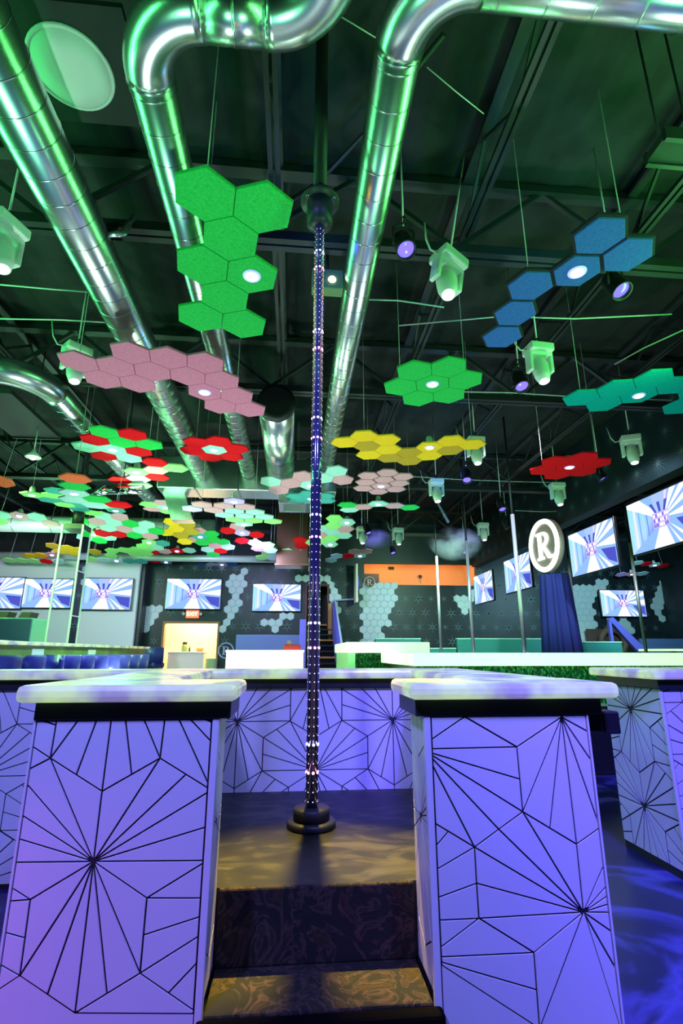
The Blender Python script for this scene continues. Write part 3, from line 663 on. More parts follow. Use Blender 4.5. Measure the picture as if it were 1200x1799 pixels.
far('red and mint hexagon cluster between the yellow cluster and the pole', 448, 953, 20, T([(0, 0), (1, 0), (-1, 0), (0, 1), (1, 1)], ['mint', 'lime', 'red', 'rose', 'mint']), (0, 0))
far('rose and lime hexagon cluster close left of the pole', 505, 968, 12, T([(0, 0), (1, 0), (0, 1), (-1, 1), (0, 2)], ['lime', 'rose', 'lime', 'mint', 'rose']), (0, 1))
far('far mint and sea hexagon strip above the white wall', 205, 984, 4, T([(0, 0), (1, 0), (-1, 0), (2, 0), (-2, 0)], ['mint', 'sea', 'mint', 'sea', 'lime']), (0, 0), z=3.74)
far('far lime hexagon strip above the left wall screens', 60, 985, 2, T([(0, 0), (1, 0), (-1, 0), (2, 0), (-2, 0)], ['lime', 'red', 'lime', 'mint', 'lime']), z=3.74)
far('mint, red and rose hexagon chain left of the lit gallery', 612, 976, 355, T([(0, 0), (-1, 0), (1, 0), (2, -1), (-2, 1), (1, -1)], ['red', 'mint', 'mint', 'rose', 'mint', 'rose']), (1, 0))
far('dim red and blue hexagon panels at the corner of the white wall', 272, 985, 10, T([(0, 0), (-1, 0), (1, 0), (1, -1)], ['red', 'red', 'sea', 'lilac']), (1, 0), z=3.95)
far('dim lilac hexagon panels over the right edge of the doorway screen', 372, 992, 350, T([(0, 0), (1, 0), (-1, 0), (2, 0)], ['lilac', 'lilac', 'blue', 'blue']), (1, 0), z=3.95)
far('dim violet hexagon panels beside the pale wall tiles', 415, 996, 15, T([(0, 0), (1, 0), (0, 1)], ['lilac', 'blue', 'lilac']), z=3.95)
far('red and mint hexagon strip below the nearest right screen', 1150, 992, 12, T([(0, 0), (-1, 0), (1, 0), (-2, 0)], ['mint', 'red', 'red', 'mint']), (0, 0), z=3.9)
far('pale rose hexagon strip above the small far right screen', 1110, 1008, 352, T([(0, 0), (-1, 0), (1, 0)], ['rose', 'lilac', 'mint']), (0, 0), z=3.7)

# ------------------------------------------------------------------ the near pit: half walls with star-line panels
def clip(a, b, r):
    x0, y0, x1, y1 = r; dx, dy = b[0] - a[0], b[1] - a[1]; t0, t1 = 0.0, 1.0
    for p, q in ((-dx, a[0] - x0), (dx, x1 - a[0]), (-dy, a[1] - y0), (dy, y1 - a[1])):
        if abs(p) < 1e-9:
            if q < 0: return None
        else:
            t = q / p
            if p < 0: t0 = max(t0, t)
            else: t1 = min(t1, t)
    if t1 - t0 < 1e-6: return None
    return ((a[0] + dx * t0, a[1] + dy * t0), (a[0] + dx * t1, a[1] + dy * t1))
def star_panels(parent, segs, rect, org, ux, uy, n, m=None, g=0.0020, th=0.004):
    """cuts the rectangle along the lines and makes every piece a raised panel of its own"""
    m = m or M_white
    x0, y0, x1, y1 = rect
    verts = [Vector(v) for v in ((x0, y0), (x1, y0), (x1, y1), (x0, y1))]; edges = [(0, 1), (1, 2), (2, 3), (3, 0)]
    for a, b in segs:
        c = clip(a, b, rect)
        if c is None or math.hypot(c[0][0] - c[1][0], c[0][1] - c[1][1]) < 0.004: continue
        edges.append((len(verts), len(verts) + 1)); verts += [Vector(c[0]), Vector(c[1])]
    V, E, Fc, ov, oe, of = delaunay_2d_cdt(verts, edges, [], 0, 2e-3)
    cons = {tuple(sorted(e)) for e, src in zip(E, oe) if len(src)}
    emap = {}
    for i, f in enumerate(Fc):
        for k in range(len(f)): emap.setdefault(tuple(sorted((f[k], f[(k + 1) % len(f)]))), []).append(i)
    seen = [False] * len(Fc); count = 0
    org = Vector(org); ux = Vector(ux); uy = Vector(uy); n = Vector(n)
    off = Vector((0, 0, 0)); p = parent
    while p is not None: off += p.location; p = p.parent
    for i in range(len(Fc)):
        if seen[i]: continue
        seen[i] = True; reg = [i]; st = [i]
        while st:
            f = Fc[st.pop()]
            for k in range(len(f)):
                e = tuple(sorted((f[k], f[(k + 1) % len(f)])))
                if e in cons: continue
                for j in emap[e]:
                    if not seen[j]: seen[j] = True; reg.append(j); st.append(j)
        # outline of the region
        cnt = {}
        for j in reg:
            f = Fc[j]
            for k in range(len(f)):
                e = (f[k], f[(k + 1) % len(f)]); cnt[tuple(sorted(e))] = cnt.get(tuple(sorted(e)), []) + [e]
        nxt = {}
        for es in cnt.values():
            if len(es) == 1: nxt.setdefault(es[0][0], []).append(es[0][1])
        area = 0.0
        for j in reg:
            a_, b_, c_ = (V[q] for q in Fc[j]); area += abs((b_[0] - a_[0]) * (c_[1] - a_[1]) - (b_[1] - a_[1]) * (c_[0] - a_[0])) / 2
        if area < 1.5e-4 or not nxt: continue
        st0 = next(iter(nxt)); loop = [st0]
        while len(loop) < 400:
            v_ = nxt[loop[-1]][0]
            if v_ == st0: break
            loop.append(v_)
        P2 = [(V[q][0], V[q][1]) for q in loop]
        A2 = sum(P2[q][0] * P2[(q + 1) % len(P2)][1] - P2[(q + 1) % len(P2)][0] * P2[q][1] for q in range(len(P2))) / 2
        if A2 < 0: P2.reverse(); A2 = -A2
        # drop vertices that lie on a straight edge
        chg = True
        while chg and len(P2) > 3:
            chg = False
            for q in range(len(P2)):
                a_, b_, c_ = P2[q - 1], P2[q], P2[(q + 1) % len(P2)]
                l = math.hypot(c_[0] - a_[0], c_[1] - a_[1]); cr = (b_[0] - a_[0]) * (c_[1] - a_[1]) - (b_[1] - a_[1]) * (c_[0] - a_[0])
                if l < 1e-6 or abs(cr) / l < 0.0022: P2.pop(q); chg = True; break
        def shrink(P, d):
            """convex outline moved inward by d (cut by every edge moved inward)"""
            out = P[:]
            for q in range(len(P)):
                a_, b_ = P[q], P[(q + 1) % len(P)]; l = math.hypot(b_[0] - a_[0], b_[1] - a_[1])
                if l < 1e-7: continue
                nx, ny = -(b_[1] - a_[1]) / l, (b_[0] - a_[0]) / l; c_ = a_[0] * nx + a_[1] * ny + d
                res = []
                for w in range(len(out)):
                    p, r2 = out[w], out[(w + 1) % len(out)]; dp = p[0] * nx + p[1] * ny - c_; dr = r2[0] * nx + r2[1] * ny - c_
                    if dp >= 0: res.append(p)
                    if dp * dr < 0:
                        t_ = dp / (dp - dr); res.append((p[0] + (r2[0] - p[0]) * t_, p[1] + (r2[1] - p[1]) * t_))
                out = res
                if len(out) < 3: return []
            return out
        def poly_area(P): return abs(sum(P[q][0] * P[(q + 1) % len(P)][1] - P[(q + 1) % len(P)][0] * P[q][1] for q in range(len(P)))) / 2
        per = sum(math.hypot(P2[q][0] - P2[q - 1][0], P2[q][1] - P2[q - 1][1]) for q in range(len(P2)))
        bm = new_bm()
        lo_p = shrink(P2, g) if len(P2) >= 3 else []
        hi_p = shrink(P2, g + 0.0008) if lo_p else []
        if hi_p and poly_area(lo_p) > 0.80 * (area - per * g):
            va = [bm.verts.new((x_, y_, 0)) for x_, y_ in lo_p]; vb = [bm.verts.new((x_, y_, th)) for x_, y_ in hi_p]
            bm.faces.new(vb)
            if len(va) == len(vb):
                for q in range(len(va)): bm.faces.new((va[q], va[(q + 1) % len(va)], vb[(q + 1) % len(vb)], vb[q]))
            else:
                for v_ in va: bm.verts.remove(v_)
        else:                                               # outline with a notch: keep the triangles, small even inset
            vm = {}
            for j in reg:
                for ix in Fc[j]:
                    if ix not in vm: vm[ix] = bm.verts.new((V[ix][0], V[ix][1], th))
                try: bm.faces.new([vm[ix] for ix in Fc[j]])
                except ValueError: pass
            r = bmesh.ops.inset_region(bm, faces=bm.faces[:], thickness=g, use_even_offset=False, use_boundary=True)
            bmesh.ops.delete(bm, geom=r['faces'], context='FACES')
            if not bm.faces: bm.free(); continue
        for v in bm.verts: v.co = org + ux * v.co.x + uy * v.co.y + n * v.co.z - off
        bmesh.ops.recalc_face_normals(bm, faces=bm.faces)
        c0 = sum((f.calc_center_median() for f in bm.faces), Vector()) / len(bm.faces)
        nn = sum((f.normal * f.calc_area() for f in bm.faces), Vector())
        if nn.dot(n) < 0: bmesh.ops.reverse_faces(bm, faces=bm.faces)
        me = bpy.data.meshes.new('panel'); bm.to_mesh(me); bm.free()
        link('panel', me, m, parent); count += 1
    return count
def lattice(rect, w, o):
    """hexagon grid with fans: every star vertex fans into its three hexagons"""
    a = w / math.sqrt(3); segs = []
    x0, y0, x1, y1 = rect
    def hexv(cx, cy): return [(cx + a * math.cos(PI / 2 + k * PI / 3), cy + a * math.sin(PI / 2 + k * PI / 3)) for k in range(6)]
    stars = []
    for m_ in range(-40, 41):
        for n_ in range(-30, 31):
            sx, sy = o[0] + 1.5 * w * m_, o[1] + 1.5 * a * (m_ % 2) + 3 * a * n_
            if x0 - 2 * w < sx < x1 + 2 * w and y0 - 3 * a < sy < y1 + 3 * a: stars.append((sx, sy))
    for sx, sy in stars:
        for cx, cy in ((sx + w / 2, sy + a / 2), (sx - w / 2, sy + a / 2), (sx, sy - a)):
            hv = hexv(cx, cy)
            i = min(range(6), key=lambda k: math.hypot(hv[k][0] - sx, hv[k][1] - sy))
            v = [hv[(i + k) % 6] for k in range(6)]
            for k in range(6):
                p, q = v[k], v[(k + 1) % 6]
                if p < q or True: segs.append((p, q))
            mid = lambda p, q: ((p[0] + q[0]) / 2, (p[1] + q[1]) / 2)
            for tgt in (v[2], mid(v[2], v[3]), v[3], mid(v[3], v[4]), v[4]): segs.append(((sx, sy), tgt))
    uniq = {}
    for p, q in segs:
        k = tuple(sorted(((round(p[0], 4), round(p[1], 4)), (round(q[0], 4), round(q[1], 4))))); uniq[k] = (p, q)
    return list(uniq.values())
def trace(lines, scale, offx, offy, Y):
    """poly-lines measured on the photograph -> segments on the wall plane y = Y, ends lengthened a touch so that they meet"""
    out = []
    for L in lines:
        P = [oy(offx + x / scale, offy + y / scale, Y) for x, y in L]
        for a, b in zip(P, P[1:]):
            d = Vector((b.x - a.x, b.z - a.z)); l = d.length
            if l < 1e-6: continue
            d /= l; e0, e1 = (0.0 if a_ in STARS else 0.006 for a_ in (L[P.index(a)], L[P.index(b)]))
            out.append(((a.x - d.x * e0, a.z - d.y * e0), (b.x + d.x * e1, b.z + d.y * e1)))
    return out
YF, YB = 1.68, 1.90
ZC0, ZC1, ZT = 0.930, 0.982, 1.030
def half_wall(name, label, x0, x1, y0, y1, group=None):
    t = thing(name, label, 'half wall', ((x0 + x1) / 2, (y0 + y1) / 2, 0), group)
    obj('core', box(new_bm(), (x0 + 0.006, y0 + 0.006, 0), (x1 - 0.006, y1 - 0.006, ZC0)), M_joint, t)
    return t
def band(t, x0, x1, y0, y1):
    obj('black_band', box(new_bm(), (x0, y0, ZC0), (x1, y1, ZC1), 0.004), M_band, t)
# left front pier
LX0, LX1 = -0.746, -0.219
t = half_wall('half_wall', 'white half wall pier left of the carpeted step, one big black starburst', LX0, LX1, YF, YB)
A_, B_ = (3.3333, 40, 1240), (3.0, 0, 1500)
S_A = (413, 913); S_B = ((40 + 413 / 3.3333) * 3, (1240 + 913 / 3.3333 - 1500) * 3); STARS = {S_A, S_B}
segs = trace([[(60, 66), (193, 115)], [(200, 70), (160, 308)], [(330, 76), (160, 308)], [(437, 70), (313, 403)], [(519, 70), (463, 502), S_A], [(600, 70), (637, 405)], [(705, 70), (803, 308)], [(832, 70), (803, 308)],
              [(908, 66), (1103, 495)], [(970, 68), (1150, 262)], [(1060, 74), (1170, 132)], [(30, 222), (160, 308)], [(20, 380), (160, 308)], [(160, 308), (463, 502), (803, 308), (1103, 495)],
              [(160, 308), S_A], [(803, 308), S_A], [(955, 403), S_A], [(1150, 468), S_A], [(1150, 688), S_A], [(1150, 907), S_A], [(-20, 410), S_A], [(-60, 607), S_A], [(-60, 770), S_A], [(-80, 919), S_A]], *A_, YF)
segs += trace([[(158, 243), S_B], [(773, 235), S_B], [(103, 645), S_B], [(205, 897), (250, 740), S_B], [(395, 843), S_B], [(563, 740), S_B], [(737, 632), S_B], [(40, 168), (158, 243)], [(30, 253), (158, 243)],
               [(158, 243), (103, 645), (68, 940)], [(10, 412), (128, 445)], [(-20, 575), (103, 645), (395, 843)], [(-40, 740), (103, 645)], [(773, 235), (1130, 14)], [(773, 235), (1120, 235)], [(773, 235), (737, 632)],
               [(757, 430), (1120, 312)], [(737, 632), (1120, 390)], [(888, 735), (1120, 490)], [(395, 843), (737, 632), (1030, 835), (1120, 897)], [(395, 843), (1060, 846)], [(395, 843), (399, 1100)], [(340, 960), (395, 843)],
               [(1060, 835), (700, 960)], [(1060, 840), (850, 1010)], [(205, 897), (170, 1010)]], *B_, YF)
segs.append(((LX1 - 0.020, 0), (LX1 - 0.020, 1)))
star_panels(t, segs, (LX0 + 0.004, 0.01, LX1 - 0.020, ZC0), (0, YF + 0.004, 0), (1, 0, 0), (0, 0, 1), (0, -1, 0))
obj('corner_trim', box(new_bm(), (LX1 - 0.0175, YF - 0.002, 0.0), (LX1 + 0.003, YF + 0.02, ZC0), 0.003), M_trim, t)
obj('corner_trim', box(new_bm(), (LX0 - 0.003, YF - 0.002, 0.0), (LX0 + 0.003, YF + 0.02, ZC0)), M_trim, t)
sd = lattice((YF, 0, YB, ZC0), 0.30, (1.80, 0.62))
star_panels(t, sd, (YF + 0.021, 0.2, YB, ZC0), (LX1 - 0.004, 0, 0), (0, 1, 0), (0, 0, 1), (1, 0, 0), g=0.0018, th=0.0010)
band(t, LX0 - 0.004, LX1 + 0.036, YF - 0.006, YB + 0.03)
# right front pier
RX0, RX1 = 0.414, 0.944
t = half_wall('half_wall', 'white half wall pier right of the carpeted step, with several black starbursts', RX0, RX1, YF, YB)
C_, D_ = (3.3333, 720, 1230), (3.158, 720, 1500)
s1, s2 = (92, 300), (890, 100)
s3C = ((1025.6 - 720) * 3.3333, (1602.9 - 1230) * 3.3333); s3 = (965, 325); s4 = (130, 590); STARS |= {s1, s2, s3, s3C, s4}
segs = trace([[(60, 278), (322, 98), (628, 275), (890, 103)], [(280, 70), (322, 98), (360, 70)], [(60, 288), (628, 275)], [(628, 275), (663, 655)], [s1, (640, 462)], [s1, (663, 655)], [s1, (525, 760), s3C], [s1, (380, 862)],
              [s2, (663, 655)], [s2, (822, 748)], [s2, (978, 845), s3C], [s2, (1130, 790)], [s2, (1110, 422)], [s2, (1100, 215)], [(663, 655), (978, 845), (1140, 730)], [(663, 655), s3C], [(663, 655), (380, 862)],
              [(380, 862), (60, 670)], [(225, 773), (90, 930)], [(380, 862), s3C], [(380, 862), (80, 1040)], [(880, 60), s2], [(910, 60), s2]], *C_, YF)
segs += trace([[(360, -40), (372, 165), (385, 360)], [(370, 165), s3], [(370, 165), (90, 270)], [(385, 360), s3], [(385, 360), (90, 374)], [(385, 360), (100, 576)], [(385, 360), (690, 550)], [(690, 550), s3], [(690, 550), (100, 578)],
               [(690, 550), (730, 1080)], [s4, (705, 757)], [s4, (740, 985)], [s4, (500, 1010)], [s4, (340, 1050)], [s3, (700, 1030)], [s3, (885, 1060)], [s3, (1035, 1060)], [s3, (1190, 1040)], [s3, (1180, 700)], [s3, (1160, 460)],
               [s3, (1150, 327)], [s3, (1150, 266)], [s3, (1150, 200)], [s3, (1150, 115)], [s3, (1090, 35)]], *D_, YF)
star_panels(t, segs, (RX0 + 0.020, 0.01, RX1 - 0.004, ZC0), (0, YF + 0.004, 0), (1, 0, 0), (0, 0, 1), (0, -1, 0))
obj('corner_trim', box(new_bm(), (RX0 - 0.003, YF - 0.002, 0.0), (RX0 + 0.0175, YF + 0.02, ZC0), 0.003), M_trim, t)
obj('corner_trim', box(new_bm(), (RX1 - 0.003, YF - 0.002, 0.0), (RX1 + 0.003, YF + 0.02, ZC0)), M_trim, t)
sd = lattice((YF, 0, YB, ZC0), 0.30, (1.80, 0.62))
star_panels(t, sd, (YF + 0.021, 0.2, YB, ZC0), (RX0 + 0.004, 0, 0), (0, 1, 0), (0, 0, 1), (-1, 0, 0), g=0.0018, th=0.0010)
band(t, RX0 - 0.03, RX1 + 0.05, YF - 0.006, YB + 0.03)
# side walls of the pit
t = half_wall('half_wall', 'left side half wall of the dance pit under its long countertop', LX0, -0.47, YB, 3.05)
band(t, LX0 - 0.004, -0.45, YB + 0.03, 3.02)
obj('face', box(new_bm(), (-0.474, YB, 0.40), (-0.466, 3.05, ZC0)), M_white, t)
obj('face', box(new_bm(), (LX0 - 0.002, YB, 0.0), (LX0 + 0.006, 3.05, ZC0)), M_white, t)
t = half_wall('half_wall', 'right side half wall of the dance pit under its long countertop', 0.70, RX1, YB, 3.05)
band(t, 0.68, RX1 + 0.05, YB + 0.03, 3.02)
obj('face', box(new_bm(), (0.696, YB, 0.40), (0.704, 3.05, ZC0)), M_white, t)
obj('face', box(new_bm(), (RX1 - 0.006, YB, 0.0), (RX1 + 0.002, 3.05, ZC0)), M_white, t)
# long back wall of the pits
YW = 3.06
t = half_wall('half_wall', 'long white starburst half wall at the back of the dance pit', -6.0, 0.98, YW, YW + 0.2)
obj('face', box(new_bm(), (-6.0, YW - 0.001, 0), (-2.0, YW + 0.006, ZC0)), M_white, t)
rect = (-2.0, 0.02, 0.98, ZC0)
star_panels(t, lattice(rect, 0.2885, (-0.296, 0.757)), rect, (0, YW + 0.004, 0), (1, 0, 0), (0, 0, 1), (0, -1, 0), g=0.0022)
band(t, -6.0, 1.0, YW - 0.02, YW + 0.22)
# neighbouring pit on the right
NX, NY0, NY1 = 2.01, 2.80, 3.33
t = half_wall('half_wall', 'white starburst half wall corner of the neighbouring pit at the right edge', NX, 4.6, NY0, NY1)
rect = (NY0, 0.04, NY1, ZC0)
star_panels(t, lattice(rect, 0.30, (3.09, 0.80)), rect, (NX + 0.004, 0, 0), (0, 1, 0), (0, 0, 1), (-1, 0, 0), g=0.0030, th=0.0012)
rect = (NX + 0.015, 0.04, 2.9, ZC0)
star_panels(t, lattice(rect, 0.30, (2.28, 0.60)), rect, (0, NY0 + 0.004, 0), (1, 0, 0), (0, 0, 1), (0, -1, 0), g=0.0022)
obj('corner_trim', box(new_bm(), (NX - 0.004, NY0 - 0.004, 0), (NX + 0.013, NY0 + 0.01, ZC0), 0.002), M_trim, t)
band(t, NX - 0.02, 4.62, NY0 - 0.02, NY1 + 0.02)
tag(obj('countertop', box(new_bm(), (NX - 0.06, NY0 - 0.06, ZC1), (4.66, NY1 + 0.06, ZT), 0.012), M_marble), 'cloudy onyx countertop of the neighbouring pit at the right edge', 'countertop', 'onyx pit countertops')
# countertops of the near pit
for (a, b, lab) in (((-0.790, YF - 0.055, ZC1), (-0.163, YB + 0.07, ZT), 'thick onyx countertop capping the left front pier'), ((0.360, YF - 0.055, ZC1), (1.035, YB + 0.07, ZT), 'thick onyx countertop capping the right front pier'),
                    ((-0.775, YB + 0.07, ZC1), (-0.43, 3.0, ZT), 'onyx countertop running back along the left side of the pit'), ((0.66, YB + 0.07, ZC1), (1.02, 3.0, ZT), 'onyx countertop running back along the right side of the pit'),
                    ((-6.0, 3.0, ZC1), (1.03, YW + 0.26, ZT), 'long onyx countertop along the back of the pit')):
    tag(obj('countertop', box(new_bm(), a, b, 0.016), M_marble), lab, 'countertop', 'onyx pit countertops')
# stage floor and carpeted step
tag(obj('pit_stage', box(new_bm(), (-0.47, YB, 0.02), (0.70, YW - 0.002, 0.406)), M_stage), 'dark raised floor with painted light patches under the dance pole', 'stage')
t = thing('carpet_step', 'swirl patterned carpet step between the two white piers', 'step', (0.1, 1.79, 0))
obj('tread', box(new_bm(), (LX1 + 0.006, YF - 0.004, 0.0), (RX0 - 0.008, YB - 0.004, 0.2), 0.006), M_carpet, t)
obj('nosing', box(new_bm(), (LX1 + 0.006, YB - 0.018, 0.2), (RX0 - 0.008, YB - 0.001, 0.409), 0.006), M_carpet, t)
obj('skirt', box(new_bm(), (LX1 - 0.012, YF - 0.05, 0.0), (RX0 + 0.014, YF - 0.005, 0.196), 0.01), mat('black_carpet', (0.0012, 0.0012, 0.002), 0.95, spec=0.05), t)

# ------------------------------------------------------------------ dance pole with LED strips
PX, PY, PZ0, PZ1 = 0.095, 2.468, 0.406, 3.56
t = thing('dance_pole', 'tall clear dance pole lined with rows of small lights, black round foot', 'dance pole', (PX, PY, PZ0))
obj('tube', tube(new_bm(), [(PX, PY, PZ0 + 0.06), (PX, PY, PZ1)], 0.027, 24), M_tube, t)
obj('base_plate', lathe(new_bm(), [(0.105, 0.0), (0.105, 0.022), (0.098, 0.028), (0.01, 0.028)], (PX, PY, PZ0), (0, 0, 1), 40), M_black, t)
obj('base_collar', lathe(new_bm(), [(0.078, 0.028), (0.078, 0.070), (0.072, 0.076), (0.03, 0.076)], (PX, PY, PZ0), (0, 0, 1), 40), M_black, t)
bmw, bmb, bmp = new_bm(), new_bm(), new_bm()
def dot(bm, c, d, r):
    s, u, d = basis(d); c = Vector(c)
    bm.faces.new([bm.verts.new(c + (s * math.cos(k * PI / 3) + u * math.sin(k * PI / 3)) * r) for k in range(6)])
row = 0; z = PZ0 + 0.10
while z < PZ1:
    k14 = row % 14
    for k in range(8):
        a = k * PI / 4 + 0.15; d = Vector((math.cos(a), math.sin(a), 0)); c = Vector((PX, PY, z)) + d * 0.0282
        if k14 == 6: dot(bmb, c, d, 0.0062)
        elif k14 == 3: dot(bmp, c, d, 0.0062)
        else: dot(bmw, c, d, 0.0026)
    row += 1; z += 0.0375
for nm, b_, m_ in (('small_lights', bmw, M_led_white), ('violet_lights', bmb, M_led_bright), ('pink_lights', bmp, M_led_pink)):
    o = obj(nm, b_, m_, t); o['kind'] = 'stuff'
t2 = thing('pole_mount', 'black round ceiling mount and drop tube holding the dance pole', 'pole mount', (PX, PY, PZ1))
obj('cup', lathe(new_bm(), [(0.03, -0.02), (0.075, 0.0), (0.078, 0.15), (0.03, 0.16)], (PX, PY, PZ1), (0, 0, 1), 32), M_black, t2)
obj('flange', lathe(new_bm(), [(0.03, 0.155), (0.115, 0.155), (0.115, 0.175), (0.03, 0.18)], (PX, PY, PZ1), (0, 0, 1), 32), M_black, t2)
obj('drop_tube', tube(new_bm(), [(PX, PY, PZ1 + 0.17), (PX, PY, DZ)], 0.042, 16), M_black, t2)
for sx in (-0.075, 0.075): obj('bolt', lathe(new_bm(), [(0.011, 0.146), (0.011, 0.156)], (PX + sx, PY - 0.05, PZ1), (0, 0, 1), 10), M_chrome, t2)

# ------------------------------------------------------------------ moving head lights and small fixtures
def moving_head():
    t = thing('moving_head_light', '', 'stage light', (0, 0, 0), 'white moving head lights')
    obj('base', box(new_bm(), (-0.13, -0.10, 0.12), (0.13, 0.10, 0.21), 0.015), M_fix, t)
    obj('clamp', torus(new_bm(), (0, 0, 0.26), (1, 0, 0), 0.035, 0.012, 16, 8), M_steel, t)
    for s in (-1, 1):
        obj('yoke_arm', box(new_bm(), (s * 0.115 - 0.02, -0.05, -0.10), (s * 0.115 + 0.02, 0.05, 0.13), 0.012), M_fix, t)
    obj('yoke_bridge', box(new_bm(), (-0.12, -0.055, 0.085), (0.12, 0.055, 0.125), 0.01), M_fix, t)
    h = obj('head', lathe(new_bm(), [(0.02, 0.10), (0.065, 0.08), (0.085, 0.0), (0.078, -0.12), (0.055, -0.20)], (0, 0, -0.03), (0.0, 0.25, 1), 24), M_fix, t)
    obj('lens', lathe(new_bm(), [(0.050, -0.199), (0.045, -0.205), (0.001, -0.208)], (0, 0, -0.03), (0.0, 0.25, 1), 20), M_lens, h)
    bm = tube(new_bm(), [(-0.13, 0, 0.16), (-0.2, 0.0, 0.14), (-0.25, 0.01, 0.22), (-0.28, 0.03, 0.40)], 0.008, 8)
    obj('cable', bm, M_wire, t)
    return t
mh = moving_head()
heads = [((785, 487), 4.0, 0.5, 'large white moving head light under the near girder, right of the pole'), ((948, 640), 4.0, 0.1, 'white moving head light below the chain of blue panels'),
         ((767, 862), 4.0, 0.0, 'white moving head light casting a red beam, below the yellow panels'), ((1110, 790), 4.0, -0.4, 'white moving head light right of the plain red flower'),
         ((980, 868), 4.0, 0.0, 'white moving head light with a violet lens under the plain red flower'), ((132, 640), 4.1, 0.8, 'white moving head light half hidden behind the pink panels'),
         ((836, 792), 4.1, 0.0, 'white moving head light behind the right tip of the yellow panels'), ((4, 430), 4.0, 1.2, 'white moving head light cut by the left edge'),
         ((636, 940), 4.0, 0.2, 'small white moving head light far off left of the gallery opening'), ((700, 942), 4.0, 0.0, 'small white moving head light far off above the gallery opening'), ((849, 934), 4.0, 0.0, 'small white moving head light far off beside the thin stage poles')]
for i, ((px, py), z, rz, lab) in list(enumerate(heads))[::-1]:
    p = oz(px, py, z)
    if i == 0: r = mh; r.location = p; r.rotation_euler = (0.0, 0.22, rz); r['label'] = lab
    else:
        r = dup(mh, p, rz, lab); r.rotation_euler = (0, 0, rz)
    h = link('drop_rod', me_hang, None, r, (0, 0, 0.21)); h.scale = (2, 2, 5.5 - z - 0.2)
def par_can():
    t = thing('par_can', '', 'stage light', (0, 0, 0), 'black par can lights')
    obj('housing', lathe(new_bm(), [(0.05, 0.16), (0.075, 0.12), (0.08, -0.08), (0.085, -0.09), (0.072, -0.09), (0.07, -0.06)], (0, 0, 0), (0, 0.5, 1), 20), M_fixd, t)
    obj('lens', lathe(new_bm(), [(0.070, -0.058), (0.06, -0.066), (0.001, -0.07)], (0, 0, 0), (0, 0.5, 1), 20), M_lens_blue, t)
    obj('bracket', tube(new_bm(), [(-0.09, 0, 0.0), (-0.09, 0, 0.16), (0, 0, 0.22), (0.09, 0, 0.16), (0.09, 0, 0.0)], 0.009, 8), M_fixd, t)
    obj('hook', torus(new_bm(), (0, 0, 0.25), (1, 0, 0), 0.03, 0.01, 14, 6), M_fixd, t)
    return t
pc = par_can(); pc0 = pc
for i, ((px, py), z, rz, lab) in list(enumerate([((1084, 503), 4.05, 0.3, 'black par can with a glowing blue lens below the blue panels'), ((914, 672), 4.0, 0.0, 'black par can beside the white light below the blue panels'), ((710, 432), 4.3, 0.2, 'black par can clamped to the near girder'),
                                            ((1054, 835), 4.0, 1.0, 'blue ring lensed par can at the right tip of the plain red flower'), ((820, 838), 4.0, -0.3, 'blue par can between the yellow panels and the red beam'), ((881, 890), 4.0, 0.1, 'pale blue par can above the far girder'),
                                            ((890, 922), 4.0, 1.2, 'ring lensed par can on the far girder beside the tall stage pole'), ((646, 932), 4.0, 0.7, 'ring lensed par can at the left of the violet haze'), ((690, 968), 4.0, 0.2, 'ring lensed par can just above the gallery opening'), ((816, 967), 4.0, 0.2, 'ring lensed par can beside the thin stage pole')]))[::-1]:
    p = oz(px, py, z)
    r = pc0 if i == 0 else dup(pc, p, rz, lab)
    r.location = p; r.rotation_euler = (0, 0, rz); r['label'] = lab
    h = link('drop_rod', me_hang, None, r, (0, 0, 0.20)); h.scale = (2, 2, 5.5 - z - 0.19)
t = thing('flood_light', 'square green lit flood light glowing yellow behind the top of the pole', 'stage light', oz(575, 497, 4.35))
c = t.location
obj('housing', box(new_bm(), (c.x - 0.14, c.y - 0.06, c.z - 0.10), (c.x + 0.14, c.y + 0.06, c.z + 0.10), 0.01), mat('olive_housing', (0.12, 0.22, 0.08), 0.6), t)
obj('lens', lathe(new_bm(), [(0.035, 0), (0.03, 0.012), (0.001, 0.016)], (c.x + 0.04, c.y - 0.06, c.z - 0.01), (0, -1, 0), 18), mat('yellow_lens', (1, 0.9, 0.5), 0.3, emit=(1.0, 0.92, 0.45), strength=8), t)
obj('arm', tube(new_bm(), [(c.x, c.y, c.z + 0.1), (c.x, c.y, 4.66)], 0.015, 8), M_steel, t)
# pendant lamp
c = oz(58, 803, 3.9)
t = thing('pendant_lamp', 'small bright pendant lamp hanging at the far left', 'lamp', c)
obj('shade', lathe(new_bm(), [(0.02, 0.12), (0.03, 0.08), (0.11, 0.0), (0.105, -0.01), (0.03, 0.06)], c, (0, 0, 1), 24), M_fix, t)
obj('bulb', lathe(new_bm(), [(0.02, 0.04), (0.045, 0.0), (0.03, -0.035), (0.001, -0.045)], c, (0, 0, 1), 16), mat('warm_bulb', (1, 1, 0.9), 0.3, emit=(1, 1, 0.85), strength=12), t)
obj('stem', tube(new_bm(), [c + Vector((0, 0, 0.12)), Vector((c.x, c.y, 4.345))], 0.008, 8), M_wire, t)
